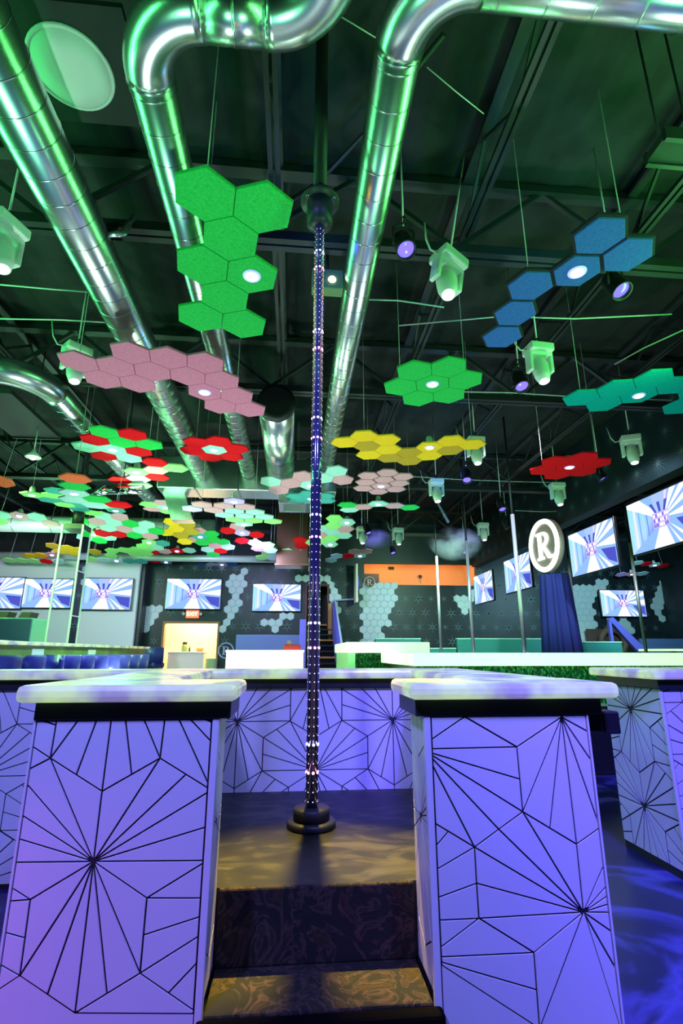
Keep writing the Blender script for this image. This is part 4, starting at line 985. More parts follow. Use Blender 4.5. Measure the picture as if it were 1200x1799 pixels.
# conduits and cables strung under the roof
for pts, z, lab in (([(600, 525), (700, 528), (780, 540)], 4.62, 'thin pale conduit strung left of the blue panels'), ([(700, 572), (880, 556), (1010, 560), (1180, 552)], 4.6, 'thin pale cable strung behind the blue panels'),
                    ([(800, 688), (900, 690), (1010, 697), (1180, 703)], 4.5, 'thin pale cable strung behind the teal panels'), ([(0, 500), (90, 508), (180, 515)], 4.75, 'thin pale pipe at the left edge beside the wide duct'), ([(0, 560), (110, 562), (215, 568)], 4.75, 'thin grey pipe at the left edge above the pink panels'),
                    ([(690, 835), (800, 842), (900, 846), (990, 848)], 4.55, 'thin pale conduit above the far stage'), ([(905, 897), (955, 899), (985, 898)], 4.3, 'thin pale pipe left of the lit round emblem'), ([(540, 5), (600, 30), (660, 66)], 5.0, 'thin wire between the two near elbows'), ([(750, 118), (800, 160), (850, 200)], 5.0, 'thin wire right of the near elbow'),
                    ([(1080, 640), (1130, 612), (1200, 580)], 4.5, 'thin pale pipe slanting above the teal panels'), ([(500, 360), (560, 320), (640, 235), (780, 60)], 5.0, 'long blue grey strut slanting behind the pole mount')):
    tag(obj('conduit', tube(new_bm(), [oz(a, b, z) for a, b in pts], 0.02 if 'strut' in lab else (0.004 if 'wire' in lab else 0.008), 8), M_wire if 'strut' not in lab else M_steel), lab, 'pipe' if 'pipe' in lab else 'cable', 'pipes and cables under the roof')

# ------------------------------------------------------------------ screens
def screen_mesh():
    """flat picture shown on every screen: a bright tunnel of rays round a block of marks (colour attribute drives emission)"""
    me = bpy.data.meshes.new('picture'); V_, F_, C_l = [], [], []
    def poly(pts, col, lay):
        i = len(V_)
        for x, z in pts: V_.append((x, -0.0302 - lay * 0.0004, z))
        F_.append(list(range(i, i + len(pts)))); C_l.extend([col] * len(pts))
    def grad(pts, cols, lay):
        i = len(V_)
        for x, z in pts: V_.append((x, -0.0302 - lay * 0.0004, z))
        F_.append(list(range(i, i + len(pts)))); C_l.extend(cols)
    w, h = 0.80, 0.445
    wht, cy, bl, dk, pk = (0.95, 0.97, 1.0), (0.30, 0.70, 0.90), (0.16, 0.25, 0.80), (0.07, 0.08, 0.50), (0.75, 0.60, 0.95)
    poly([(-w, -h), (w, -h), (w, h), (-w, h)], (0.25, 0.45, 0.85), 0)
    grad([(-w, -h), (-0.16, -0.12), (-0.16, 0.12), (-w, h)], [(0.55, 0.72, 1), bl, (0.3, 0.5, 0.9), cy], 1)
    for x0, x1, c in ((-0.78, -0.72, cy), (-0.66, -0.60, (0.7, 0.75, 1)), (-0.54, -0.50, (0.2, 0.4, 0.85)), (-0.44, -0.40, cy), (-0.34, -0.31, bl)):
        f = lambda x: 0.05 + (h - 0.05) * (abs(x) / w)
        poly([(x0, -f(x0)), (x1, -f(x1)), (x1, f(x1)), (x0, f(x0))], c, 2)
    grad([(-w, h), (-w, h * 0.86), (-0.12, 0.06), (-0.05, 0.12), (-0.45, h)], [wht, wht, wht, wht, (0.8, 0.9, 1)], 3)          # upper left shaft
    for a, b, c in ((0.30, 0.42, wht), (0.50, 0.62, wht), (0.70, 0.86, (0.88, 0.92, 1)), (0.95, 1.05, pk)):                     # fan to the upper right
        P = []
        for t_ in (a, b):
            an = t_ * 1.15; d = (math.cos(an), math.sin(an)); s = min(w / max(d[0], 1e-3), h / max(d[1], 1e-3)); P.append((d[0] * s, d[1] * s))
        poly([(0.06, 0.02), P[0], P[1]], c, 3)
    poly([(0.12, 0.02), (w, -0.05), (w, 0.14)], wht, 4)
    poly([(0.33, -0.06), (w * 0.97, -0.10), (w * 0.97, -0.40), (0.52, -0.30)], dk, 3)
    poly([(0.18, -0.10), (0.66, -h), (0.52, -h)], wht, 4); poly([(0.14, -0.12), (0.40, -h), (0.33, -h)], (0.8, 0.85, 1), 4)
    poly([(-0.06, -0.12), (0.10, -0.12), (0.22, -h), (-0.26, -h)], (0.82, 0.84, 1), 3)
    poly([(-0.10, 0.12), (0.10, 0.12), (0.22, h), (-0.16, h)], (0.35, 0.50, 0.95), 2)
    for x0 in (-0.12, -0.02, 0.08): poly([(x0, 0.13), (x0 + 0.05, 0.13), (x0 * 1.8 + 0.06, 0.30), (x0 * 1.8 - 0.01, 0.30)], dk, 4)
    poly([(-0.19, -0.13), (0.19, -0.13), (0.19, 0.13), (-0.19, 0.13)], (0.50, 0.42, 0.85), 5)
    rnd = random.Random(3)
    for rr in range(3):                                                                                                         # unreadable block marks
        x = -0.17
        while x < 0.15:
            ww = rnd.uniform(0.02, 0.05); z0 = -0.11 + rr * 0.08
            poly([(x, z0), (x + ww, z0), (x + ww, z0 + 0.055), (x, z0 + 0.055)], rnd.choice([(1, 0.92, 0.95), (0.98, 0.95, 1), (0.20, 0.12, 0.55)]), 6); x += ww + 0.012
    me.from_pydata(V_, [], F_)
    at = me.color_attributes.new('picture', 'FLOAT_COLOR', 'CORNER')
    li = 0
    for f in me.polygons:
        for l in f.loop_indices:
            at.data[l].color = (*C_l[me.loops[l].vertex_index], 1)
    m = bpy.data.materials.new('screen_picture'); m.use_nodes = True; nt = m.node_tree; nt.nodes.clear()
    e = nt.nodes.new('ShaderNodeEmission'); e.inputs['Strength'].default_value = 1.25
    a = nt.nodes.new('ShaderNodeVertexColor'); a.layer_name = 'picture'
    o_ = nt.nodes.new('ShaderNodeOutputMaterial'); nt.links.new(a.outputs['Color'], e.inputs['Color']); nt.links.new(e.outputs['Emission'], o_.inputs['Surface'])
    me.materials.append(m)
    return me
pic = screen_mesh()
def screen():
    t = thing('wall_screen', '', 'screen', (0, 0, 0), 'screens showing the same blue tunnel picture')
    obj('cabinet', box(new_bm(), (-0.83, -0.03, -0.47), (0.83, 0.03, 0.47), 0.006), M_screenframe, t)
    link('picture', pic, None, t)
    obj('mount', box(new_bm(), (-0.2, 0.03, -0.15), (0.2, 0.09, 0.15)), M_fixd, t)
    return t
sc0 = screen()
def flat_screen(px0, px1, py0, py1, Y, lab):
    a = oy(px0, py0, Y); b = oy(px1, py1, Y); return ((a + b) / 2, 0.0, lab, abs(b.x - a.x) / 1.66)
scr = [flat_screen(293, 388, 1018, 1069, BW_Y - 0.1, 'screen mounted right above the red exit sign'), flat_screen(444, 529, 1025, 1075, BW_Y - 0.1, 'screen on the dark wall just left of the pole'),
       flat_screen(36, 125, 1016, 1069, WW_Y - 0.1, 'screen on the white wall left of the mirrored column'), flat_screen(133, 230, 1017, 1070, WW_Y - 0.1, 'screen on the white wall right of the mirrored column'), flat_screen(-58, 38, 1015, 1068, WW_Y - 0.1, 'screen on the white wall cut by the left edge'),
       (Vector((5.93, 9.6, 3.13)), -PI / 2, 'angled screen right beside the lit round emblem', 1.0), (Vector((5.93, 7.55, 3.22)), -PI / 2, 'largest and nearest screen at the right edge', 1.0),
       (Vector((5.93, 13.14, 3.17)), -PI / 2, 'angled screen left of the lit round emblem, behind the tall stage pole', 1.0), (Vector((5.93, 15.7, 3.10)), -PI / 2, 'farthest small angled screen at the end of the gallery opening', 1.0),
       (oy(1094, 1060, BW_Y - 0.15), 0.0, 'small screen on the far wall under the nearest right screens', 1.0)]
for i, (p, rz, lab, s) in enumerate(scr):
    r = sc0 if i == 0 else dup(sc0, p)
    r.location = p; r.rotation_euler = (0, 0, rz); r.scale = (s,) * 3; r['label'] = lab

# ------------------------------------------------------------------ lit round emblem and curtain column
def letter_r(bm, s, y, dep):
    """a broad serifed capital R about 1 x 1, extruded"""
    def P(pts): prism(bm, [(x * s, y, z * s) for x, z in pts], (0, -dep, 0))
    P([(-0.30, -0.42), (-0.12, -0.42), (-0.12, 0.42), (-0.30, 0.42)])
    P([(-0.40, 0.36), (-0.02, 0.36), (-0.02, 0.44), (-0.40, 0.44)]); P([(-0.40, -0.44), (-0.02, -0.44), (-0.02, -0.36), (-0.40, -0.36)])
    n = 10
    for i in range(n):
        a0, a1 = PI / 2 - PI * i / n, PI / 2 - PI * (i + 1) / n
        P([(-0.04 + 0.34 * math.cos(a0), 0.20 + 0.24 * math.sin(a0)), (-0.04 + 0.34 * math.cos(a1), 0.20 + 0.24 * math.sin(a1)), (-0.04 + 0.17 * math.cos(a1), 0.20 + 0.15 * math.sin(a1)), (-0.04 + 0.17 * math.cos(a0), 0.20 + 0.15 * math.sin(a0))])
    P([(-0.12, 0.02), (0.0, 0.04), (0.42, -0.44), (0.20, -0.44)]); P([(0.20, -0.44), (0.52, -0.44), (0.52, -0.37), (0.26, -0.37)])
def emblem(name, label, cat, loc, R, mring, mletter, mback, rz=0.0, thick=0.05):
    t = thing(name, label, cat, loc)
    obj('disc', lathe(new_bm(), [(R * 0.97, 0.0), (R * 0.97, thick)], (0, 0, 0), (0, 1, 0), 40), mback, t, world_coords=False)
    obj('ring', torus(new_bm(), (0, -0.01, 0), (0, 1, 0), R * 0.89, R * 0.09, 48, 8), mring, t, world_coords=False)
    b_ = new_bm(); letter_r(b_, R * 1.15, -0.005, 0.03)
    obj('letter', b_, mletter, t, world_coords=False)
    t.rotation_euler = (0, 0, rz)
    return t
M_embback = mat('emblem_back', (0.16, 0.17, 0.13), 0.4, emit=(0.75, 0.75, 0.55), strength=0.12)
e = emblem('round_emblem', 'big lit round emblem with a capital R on top of the blue curtained column', 'sign', (5.72, 11.15, 3.52), 0.63, M_logo, M_logo, M_embback, math.radians(-86), 0.12)
emblem('round_emblem', 'small pale round R emblem printed low beside the bright doorway', 'sign', oy(397, 1143, BW_Y - 0.03), 0.26, M_logo_dim, M_logo_dim, M_walldark, 0, 0.02)
emblem('round_emblem', 'small round R emblem in front of the lit gallery', 'sign', oy(649, 1023, BW_Y - 0.06), 0.2, mat('peach_logo', (0.8, 0.55, 0.4), 0.5), mat('peach_logo_letter', (0.8, 0.6, 0.45), 0.5), M_black, 0, 0.02)
bm = new_bm(); seg = 72
rings = []
for z, R in ((1.11, 0.40), (1.8, 0.36), (2.4, 0.32), (2.86, 0.29)):
    rings.append([bm.verts.new((5.98 + (R + 0.035 * math.cos(12 * 2 * PI * k / seg)) * math.cos(2 * PI * k / seg), 11.35 + (R + 0.035 * math.cos(12 * 2 * PI * k / seg)) * math.sin(2 * PI * k / seg), z)) for k in range(seg)])
for a, b in zip(rings, rings[1:]):
    for k in range(seg):
        f = bm.faces.new((a[k], a[(k + 1) % seg], b[(k + 1) % seg], b[k])); f.smooth = True
bm.faces.new(rings[-1]); bm.faces.new(rings[0][::-1])
tag(obj('curtain_column', bm, M_curtain), 'pleated dark blue curtain column standing on the stage under the lit emblem', 'curtain')

# ------------------------------------------------------------------ right stage, hedges, poles
def hedge(label, x0, x1, y, z0, z1, n, dep=0.25):
    t = thing('boxwood_hedge', label, 'hedge', ((x0 + x1) / 2, y, z0))
    obj('core', box(new_bm(), (x0, y + 0.03, z0), (x1, y + dep, z1)), M_hedge, t)
    bm = new_bm()
    for i in range(n):
        c = Vector((random.uniform(x0, x1), y + random.uniform(-0.02, 0.03), random.uniform(z0, z1)))
        d = Vector((random.uniform(-1, 1), random.uniform(-1, 0.1), random.uniform(-0.6, 1))).normalized(); s, u, _ = basis(d); L = random.uniform(0.02, 0.036)
        bm.faces.new([bm.verts.new(c + s * L * 0.55), bm.verts.new(c + u * L), bm.verts.new(c - s * L * 0.55), bm.verts.new(c - u * L)])
    o = obj('leaves', bm, M_leaf, t); o['kind'] = 'stuff'
SX0, SX1, SY0, SY1, SZ = oy(726, 1150, 6.5).x, 10.5, 6.5, 14.2, 1.125
t = thing('dance_stage', 'big right hand stage with a glowing onyx rim', 'stage', ((SX0 + SX1) / 2, 10.3, 0))
obj('deck', box(new_bm(), (SX0 + 0.1, SY0 + 0.15, 0), (SX1, 8.95, SZ - 0.02)), M_black, t)
obj('deck', box(new_bm(), (2.45, 8.95, 0), (SX1, SY1, SZ - 0.02)), M_black, t)
obj('rim', box(new_bm(), (SX0, SY0, SZ - 0.16), (SX1, SY0 + 0.35, SZ), 0.012), M_glow, t)
obj('rim', box(new_bm(), (SX0, SY0 + 0.35, SZ - 0.16), (SX0 + 0.35, 8.95, SZ), 0.012), M_glow, t)
hedge('long clipped boxwood hedge under the glowing rim of the right stage', SX0 + 0.05, 7.5, SY0 + 0.06, 0.0, SZ - 0.165, 9000, 0.07)
bx0, bx1, by = oy(612, 1130, 9).x, oy(755, 1130, 9).x, 9.0
t = thing('stage_block', 'raised glowing onyx block left of the right stage', 'stage', ((bx0 + bx1) / 2, by + 1.2, 0))
obj('core', box(new_bm(), (bx0 + 0.1, by + 0.16, 0), (bx1, by + 2.6, 1.14)), M_black, t)
obj('rim', box(new_bm(), (bx0 - 0.03, by, 1.125), (bx1, by + 2.6, 1.305), 0.012), M_glow, t)
obj('corner_panel', box(new_bm(), (bx0, by + 0.02, 0), (bx0 + 0.12, by + 2.5, 1.12)), mat('pale_green_panel', (0.45, 0.75, 0.35), 0.5), t)
hedge('short boxwood hedge panel under the raised glowing block', bx0 + 0.13, bx1, by + 0.06, 0.0, 1.12, 3500, 0.09)
for (px, Y_, lab) in ((922, 8.7, 'tallest chrome dance pole, left of the lit round emblem'), (832, 11.0, 'chrome dance pole in front of the small angled screen'), (775, 12.9, 'thin far chrome dance pole before the middle of the gallery opening'), (1017, 12.9, 'chrome dance pole just right of the blue curtain column'), (1135, 10.9, 'rightmost chrome dance pole under the nearest right screen')):
    b = oy(px, 1144, Y_)
    t = thing('dance_pole', lab, 'dance pole', (b.x, Y_, SZ - 0.019), 'chrome dance poles on the right stage')
    obj('tube', tube(new_bm(), [(b.x, Y_, SZ - 0.019), (b.x, Y_, 3.56)], 0.035, 16), M_polewhite, t)
    obj('foot', lathe(new_bm(), [(0.12, 0), (0.12, 0.015), (0.05, 0.03)], (b.x, Y_, SZ - 0.019), (0, 0, 1), 20), M_chrome, t)
    obj('drop_tube', tube(new_bm(), [(b.x, Y_, 3.56), (b.x, Y_, 5.5)], 0.018, 12), M_black, t)
def booth(px0, px1, py0, Y_, lab):
    a = oy(px0, py0, Y_); b = oy(px1, py0, Y_)
    t = thing('booth_back', lab, 'booth', ((a.x + b.x) / 2, Y_, SZ - 0.02), 'teal booth backs')
    obj('panel', box(new_bm(), (a.x, Y_, 0.0 if Y_ > SY1 else SZ - 0.02), (b.x, Y_ + 0.12, a.z - 0.03), 0.01), M_teal, t)
    obj('piping', box(new_bm(), (a.x - 0.01, Y_ - 0.012, a.z - 0.035), (b.x + 0.01, Y_ + 0.13, a.z), 0.008), M_tealtrim, t)
booth(660, 739, 1121, 14.9, 'low teal booth back with pale piping above the raised glowing block')
booth(803, 953, 1121, 14.9, 'wide teal booth back behind the two left stage poles')
booth(1010, 1092, 1127, 13.9, 'green teal booth back right of the blue curtain column')
booth(756, 801, 1138, 14.9, 'lowest teal booth back between two taller ones')
booth(953, 968, 1139, 14.9, 'tiny teal booth step left of the blue curtain column')
a = oy(1140, 1122, 15.6); tag(obj('low_partition', box(new_bm(), (oy(1125, 1122, 15.6).x, 15.6, 0), (12.9, 15.7, a.z), 0.01), M_bluepanel), 'low slate blue partition wall at the far right', 'partition')
t = thing('side_table', 'glowing table top at the right edge behind the stage', 'table', (oy(1180, 1141, 12).x, 12, SZ))
a = oy(1145, 1140, 12)
obj('top', box(new_bm(), (a.x, 11.8, a.z - 0.05), (a.x + 1.3, 12.5, a.z), 0.01), M_glow, t)
obj('leg', box(new_bm(), (a.x + 0.6, 12.1, SZ - 0.019), (a.x + 0.7, 12.2, a.z - 0.05)), M_black, t)
# violet handrail ramp and arch at the far right
a, b = oy(1070, 1088, 15.2), oy(1136, 1146, 15.2)
t = thing('ramp_rail', 'violet lit sloping ramp rail under the small far right screen', 'handrail', ((a.x + b.x) / 2, 15.2, SZ))
obj('rail', prism(new_bm(), [(a.x, 15.2, a.z), (a.x + 0.15, 15.2, a.z + 0.06), (b.x, 15.2, b.z + 0.1), (b.x - 0.25, 15.2, b.z)], (0, 0.15, 0)), M_violet, t)
obj('post', box(new_bm(), (a.x, 15.22, 0), (a.x + 0.08, 15.32, a.z)), M_violet, t)
t = thing('arch_panel', 'dim brown arched panel left of the violet ramp rail', 'panel', oy(1075, 1146, 16.8))
c = oy(1075, 1110, 16.8)
obj('arch', torus(new_bm(), (c.x, 16.8, c.z - 0.35), (0, 1, 0), 0.42, 0.11, 28, 8), mat('brown_leather', (0.16, 0.08, 0.05), 0.6), t)
obj('panel', box(new_bm(), (c.x - 0.8, 16.95, 0), (c.x + 0.6, 17.0, c.z + 0.1)), mat('brown_board', (0.10, 0.05, 0.035), 0.6), t)

# ------------------------------------------------------------------ bar on the left with stools
BX0, BX1, BY0, BY1, BZ = -3.95, -3.5, 5.6, 13.4, 1.27
t = thing('bar_counter', 'long bar counter with a bright top and star patterned green front', 'bar', (-3.7, 9.5, 0))
obj('front', box(new_bm(), (BX0 + 0.1, BY0, 0), (BX1 - 0.06, BY1, BZ - 0.05)), M_bargreen, t)
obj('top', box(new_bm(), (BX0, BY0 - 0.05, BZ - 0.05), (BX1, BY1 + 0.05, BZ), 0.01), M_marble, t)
bm = new_bm()
for i in range(13):
    c = Vector((BX1 - 0.055, 6.0 + 0.6 * i, 0.75))
    for k in range(16):
        a_ = k * PI / 8; d = Vector((0, math.cos(a_), math.sin(a_))); n = Vector((0, -math.sin(a_), math.cos(a_)))
        L = 0.32 if k % 2 else 0.26
        bm.faces.new([bm.verts.new(c + n * 0.012), bm.verts.new(c - n * 0.012), bm.verts.new(c + d * L)])
o = obj('star_inlay', bm, M_tealtrim, t); o['kind'] = 'stuff'
for yy in (7.6, 9.6): obj('white_panel', box(new_bm(), (BX1 - 0.062, yy, 0), (BX1 - 0.05, yy + 0.35, BZ - 0.09)), M_wallwhite, t)
def stool():
    t = thing('bar_stool', '', 'bar stool', (0, 0, 0), 'blue bar stools along the bar')
    obj('seat', box(new_bm(), (-0.19, -0.19, 0.70), (0.19, 0.19, 0.80), 0.035), M_stool, t)
    bm = new_bm(); n = 14; out = []
    for i in range(n + 1):
        a = -PI / 2 * 1.05 + PI * 1.05 * i / n
        for r, z in ((0.19, 0.78), (0.22, 0.78), (0.225, 1.085), (0.195, 1.10)):
            out.append(bm.verts.new((r * math.cos(a), r * math.sin(a), z - (0.04 if z > 1 and (i < 2 or i > n - 2) else 0))))
    for i in range(n):
        for k in range(4):
            f = bm.faces.new((out[4 * i + k], out[4 * i + (k + 1) % 4], out[4 * i + 4 + (k + 1) % 4], out[4 * i + 4 + k])); f.smooth = k % 2 == 1
    bm.faces.new(out[0:4]); bm.faces.new(out[-4:][::-1])
    obj('backrest', bm, M_stool, t)
    for sx in (-1, 1):
        for sy in (-1, 1): obj('leg', tube(new_bm(), [(sx * 0.15, sy * 0.15, 0.70), (sx * 0.17, sy * 0.17, 0)], 0.016, 8), M_stoolleg, t)
    obj('foot_ring', torus(new_bm(), (0, 0, 0.28), (0, 0, 1), 0.22, 0.010, 24, 6), M_stoolleg, t)
    return t
st = stool()
ordw = ['first', 'second', 'third', 'fourth', 'fifth', 'sixth', 'seventh', 'eighth', 'ninth', 'tenth', 'eleventh', 'twelfth']
for i, yy in enumerate((5.62, 6.14, 6.64, 7.12, 7.62, 8.16, 8.70, 9.24, 9.80, 10.40)):
    loc = (-2.95, yy, 0); rz = random.uniform(-0.25, 0.25) + (1.2 if i == 2 else 0)
    lab = 'blue barrel back bar stool, %s from the left edge along the bar' % ordw[i]
    if i == 0: r = st
    else: r = dup(st, loc)
    r.location = loc; r.rotation_euler = (0, 0, rz); r['label'] = lab
p = oy(268, 1150, 12.6)
r = dup(st, (p.x, 12.6, 0.12), -0.4, 'last bar stool standing apart beyond the end of the bar, next to the doorway'); r.location.z = 0; r.scale = (1.1, 1.1, 1.14)
# equipment on the bar
def on_bar(px0, px1, py0, py1, Y_):
    a = oy(px0, py0, Y_); b = oy(px1, py1, Y_); return a, b
t = thing('bar_cabinet', 'green lit back bar cabinet at the left edge with two black boxes on it', 'cabinet', (-5.0, 8.4, 0))
a, b = on_bar(-20, 52, 1085, 1126, 8.4)
obj('body', box(new_bm(), (a.x - 0.3, 8.4, 0), (b.x, 8.9, a.z), 0.02), M_register, t)
a, b = on_bar(33, 51, 1075, 1086, 8.45)
tag(obj('register', prism(new_bm(), [(a.x, 8.45, b.z), (b.x, 8.45, b.z), (b.x, 8.5, a.z), (a.x + 0.02, 8.5, a.z)], (0, 0.25, 0)), M_fixd), 'black till on the right end of the green back bar cabinet', 'register')
a, b = on_bar(-14, 11, 1074, 1085, 8.45)
tag(obj('register', prism(new_bm(), [(a.x, 8.45, b.z), (b.x, 8.45, b.z), (b.x, 8.5, a.z), (a.x + 0.02, 8.5, a.z)], (0, 0.25, 0)), M_fixd), 'black till at the left edge on the green back bar cabinet', 'register')
# mirrored column
c0, c1 = oy(80, 1127, 10.3), oy(118, 1127, 10.3)
CY = 10.3
t = thing('mirrored_column', 'square glass and mirror column with pale metal corner strips behind the bar', 'column', ((c0.x + c1.x) / 2, CY + 0.2, 0))
obj('cap', box(new_bm(), (c0.x - 0.01, CY - 0.01, 3.50), (c1.x + 0.01, CY + 0.41, 3.60)), M_fixd, t)
for k in range(4): obj('glass_panel', box(new_bm(), (c0.x + 0.02, CY - 0.002, 0.1 + k * 0.86), (c1.x - 0.02, CY + 0.012, 0.94 + k * 0.86)), M_glass, t)
for k in range(4): obj('mirror_panel', box(new_bm(), (c1.x - 0.012, CY + 0.02, 0.1 + k * 0.86), (c1.x + 0.002, CY + 0.38, 0.94 + k * 0.86), 0.003), M_mirror, t)
for (xx, yy) in ((c0.x, CY), (c1.x, CY), (c1.x, CY + 0.4)): obj('corner_strip', box(new_bm(), (xx - 0.014, yy - 0.012, 0), (xx + 0.014, yy + 0.02, 3.58)), M_trim, t)
obj('neck', tube(new_bm(), [((c0.x + c1.x) / 2, CY + 0.2, 3.58), ((c0.x + c1.x) / 2, CY + 0.2, 4.0)], 0.11, 20), M_fixd, t)
obj('collar', lathe(new_bm(), [(0.15, 3.90), (0.19, 3.94), (0.16, 3.98), (0.13, 4.2)], ((c0.x + c1.x) / 2, CY + 0.2, 0), (0, 0, 1), 24), M_chrome, t)
obj('pipe', tube(new_bm(), [((c0.x + c1.x) / 2, CY + 0.2, 4.1), ((c0.x + c1.x) / 2, CY + 0.2, 5.5)], 0.07, 16), M_chrome, t)

# ------------------------------------------------------------------ far middle: doorway contents, desk, stairs, signs
t = thing('exit_sign', 'red lit exit sign over the bright doorway', 'sign', oy(338, 1079, BW_Y - 0.06))
c = t.location
obj('housing', box(new_bm(), (c.x - 0.20, c.y - 0.03, c.z - 0.12), (c.x + 0.20, c.y + 0.05, c.z + 0.12), 0.01), M_exit, t)
cu = bpy.data.curves.new('exit_text', 'FONT'); cu.body = 'EXIT'; cu.size = 0.17; cu.align_x = 'CENTER'; cu.align_y = 'CENTER'; cu.extrude = 0.004
to = bpy.data.objects.new('exit_text', cu); COL.objects.link(to)
bpy.context.view_layer.update()
me = bpy.data.meshes.new_from_object(to.evaluated_get(bpy.context.evaluated_depsgraph_get())); bpy.data.objects.remove(to)
me.name = 'letters'; me.materials.clear(); me.materials.append(M_exit_w)
lo_ = link('letters', me, None, t, (0, -0.036, 0)); lo_.rotation_euler = (PI / 2, 0, 0)
for sx in (-1, 1): obj('lamp_head', lathe(new_bm(), [(0.03, 0), (0.05, 0.06), (0.001, 0.065)], (c.x + sx * 0.27, c.y, c.z), (0, -1, 0), 14), M_fix, t)
zt = oy(330, 1145, 18.2).z
t = thing('serving_counter', 'white counter inside the bright doorway', 'counter', ((dL + dR) / 2 - 0.2, 18.2, 0))
obj('body', box(new_bm(), (oy(298, 1146, 18.2).x, 18.0, 0), (oy(360, 1146, 18.2).x, 18.6, zt - 0.05)), M_wallwhite, t)
obj('top', box(new_bm(), (oy(297, 1146, 18.2).x, 17.97, zt - 0.05), (oy(361, 1146, 18.2).x, 18.63, zt), 0.01), M_wallwhite, t)
a, b = oy(319, 1128, 18.2), oy(328, 1143, 18.2)
t = thing('cookie_jar', 'green glass jar with a dark lid on the white doorway counter', 'jar', ((a.x + b.x) / 2, 18.3, zt))
obj('body', lathe(new_bm(), [(0.08, 0), (0.10, 0.03), (0.10, 0.2), (0.07, 0.24)], t.location, (0, 0, 1), 18), mat('green_glass', (0.2, 0.3, 0.12), 0.3), t)
obj('lid', lathe(new_bm(), [(0.08, 0.24), (0.085, 0.31), (0.02, 0.33)], t.location, (0, 0, 1), 18), M_black, t)
p = oy(332, 1140, 18.2)
tag(obj('bottle', lathe(new_bm(), [(0.03, 0), (0.03, 0.1), (0.012, 0.14), (0.012, 0.19)], (p.x, 18.3, zt), (0, 0, 1), 14), M_black), 'small dark bottle beside the green jar on the doorway counter', 'bottle')
p = oy(350, 1140, 18.2)
tag(obj('snack_basket', lathe(new_bm(), [(0.06, 0), (0.11, 0.02), (0.13, 0.12), (0.11, 0.12), (0.09, 0.04)], (p.x, 18.3, zt), (0, 0, 1), 20), M_wood), 'small orange brown basket on the right of the doorway counter', 'basket')
a = oy(372, 1157, 17.0)
tag(obj('waste_bin', lathe(new_bm(), [(0.15, 0), (0.18, a.z), (0.16, a.z), (0.14, 0.05)], (a.x, 17.0, 0), (0, 0, 1), 22), mat('sage_bin', (0.35, 0.48, 0.22), 0.5)), 'sage green bin just inside the bright doorway', 'bin')
Yd = 12.3; a, b = oy(398, 1142, Yd), oy(533, 1142, Yd)
t = thing('reception_desk', 'glowing white reception desk left of the pole', 'desk', ((a.x + b.x) / 2, Yd + 0.3, 0))
obj('front', box(new_bm(), (a.x, Yd, 0.0), (b.x, Yd + 0.05, a.z - 0.05)), M_glow_white, t)
obj('top', box(new_bm(), (a.x - 0.02, Yd - 0.02, a.z - 0.05), (b.x + 0.02, Yd + 0.7, a.z), 0.01), M_glow_white, t)
obj('side', box(new_bm(), (b.x - 0.05, Yd + 0.05, 0), (b.x, Yd + 0.7, a.z - 0.05)), M_wallwhite, t)
a, b = oy(415, 1115, 14.6), oy(530, 1115, 14.6)
tag(obj('low_partition', box(new_bm(), (a.x, 14.6, 0), (b.x, 14.72, a.z), 0.01), M_bluepanel), 'low slate blue partition behind the glowing reception desk', 'partition')
zd = oy(515, 1142, Yd).z
a = oy(513, 1142, Yd + 0.3)
t = thing('gift_box', 'red box with a pink top on the right end of the reception desk', 'box', (a.x, Yd + 0.3, zd))
obj('body', box(new_bm(), (a.x - 0.2, Yd + 0.2, zd), (a.x + 0.2, Yd + 0.45, zd + 0.13), 0.01), M_redthing, t)
obj('lid', box(new_bm(), (a.x - 0.12, Yd + 0.24, zd + 0.13), (a.x - 0.02, Yd + 0.36, zd + 0.22), 0.01), TILE['rose'], t)
a, b = oy(527, 1088, 14.0), oy(537, 1142, 14.0)
tag(obj('violet_post', box(new_bm(), (a.x, 14.0, 0), (b.x, 14.16, a.z), 0.01), M_violet), 'violet lit square post between the reception desk and the pole', 'post')
# staircase
t = thing('staircase', 'narrow dark staircase with violet side panel right of the pole', 'stairs', ((sL + sR) / 2, 15.6, 0))
for k in range(12):
    obj('tread', box(new_bm(), (sL, 14.2 + 0.27 * k, 0.17 * k + 0.12), (sR + 0.15, 14.5 + 0.27 * k, 0.17 * k + 0.17), 0.008), M_wood if k % 3 == 2 else M_black, t)
    obj('riser', box(new_bm(), (sL, 14.47 + 0.27 * k, 0.17 * k + 0.0), (sR + 0.15, 14.5 + 0.27 * k, 0.17 * k + 0.13)), M_black, t)
obj('side_panel', prism(new_bm(), [(sR + 0.15, 14.0, 0.0), (sR + 0.15, 14.0, 0.95), (sR + 0.15, 17.1, 2.75), (sR + 0.15, 17.1, 1.75)], (0.1, 0, 0)), M_violet, t)
obj('handrail', tube(new_bm(), [(sR + 0.25, 14.0, 1.02), (sR + 0.25, 17.1, 2.8), (oy(630, 1052, 17.1).x, 17.1, oy(630, 1052, 17.1).z)], 0.035, 10), M_logo_dim, t)
obj('newel', box(new_bm(), (sR + 0.02, 16.9, 1.4), (sR + 0.14, 17.02, oy(573, 1060, 17).z), 0.01), M_wood, t)
a, b = oy(625, 990, 16.6), oy(632, 1058, 16.6)
t = thing('blade_sign', 'cream edged blade sign with a blue face beside the gallery', 'sign', (a.x, 16.9, a.z))
obj('edge', box(new_bm(), (a.x, 16.6, b.z), (a.x + 0.07, 17.15, a.z), 0.01), M_cream, t)
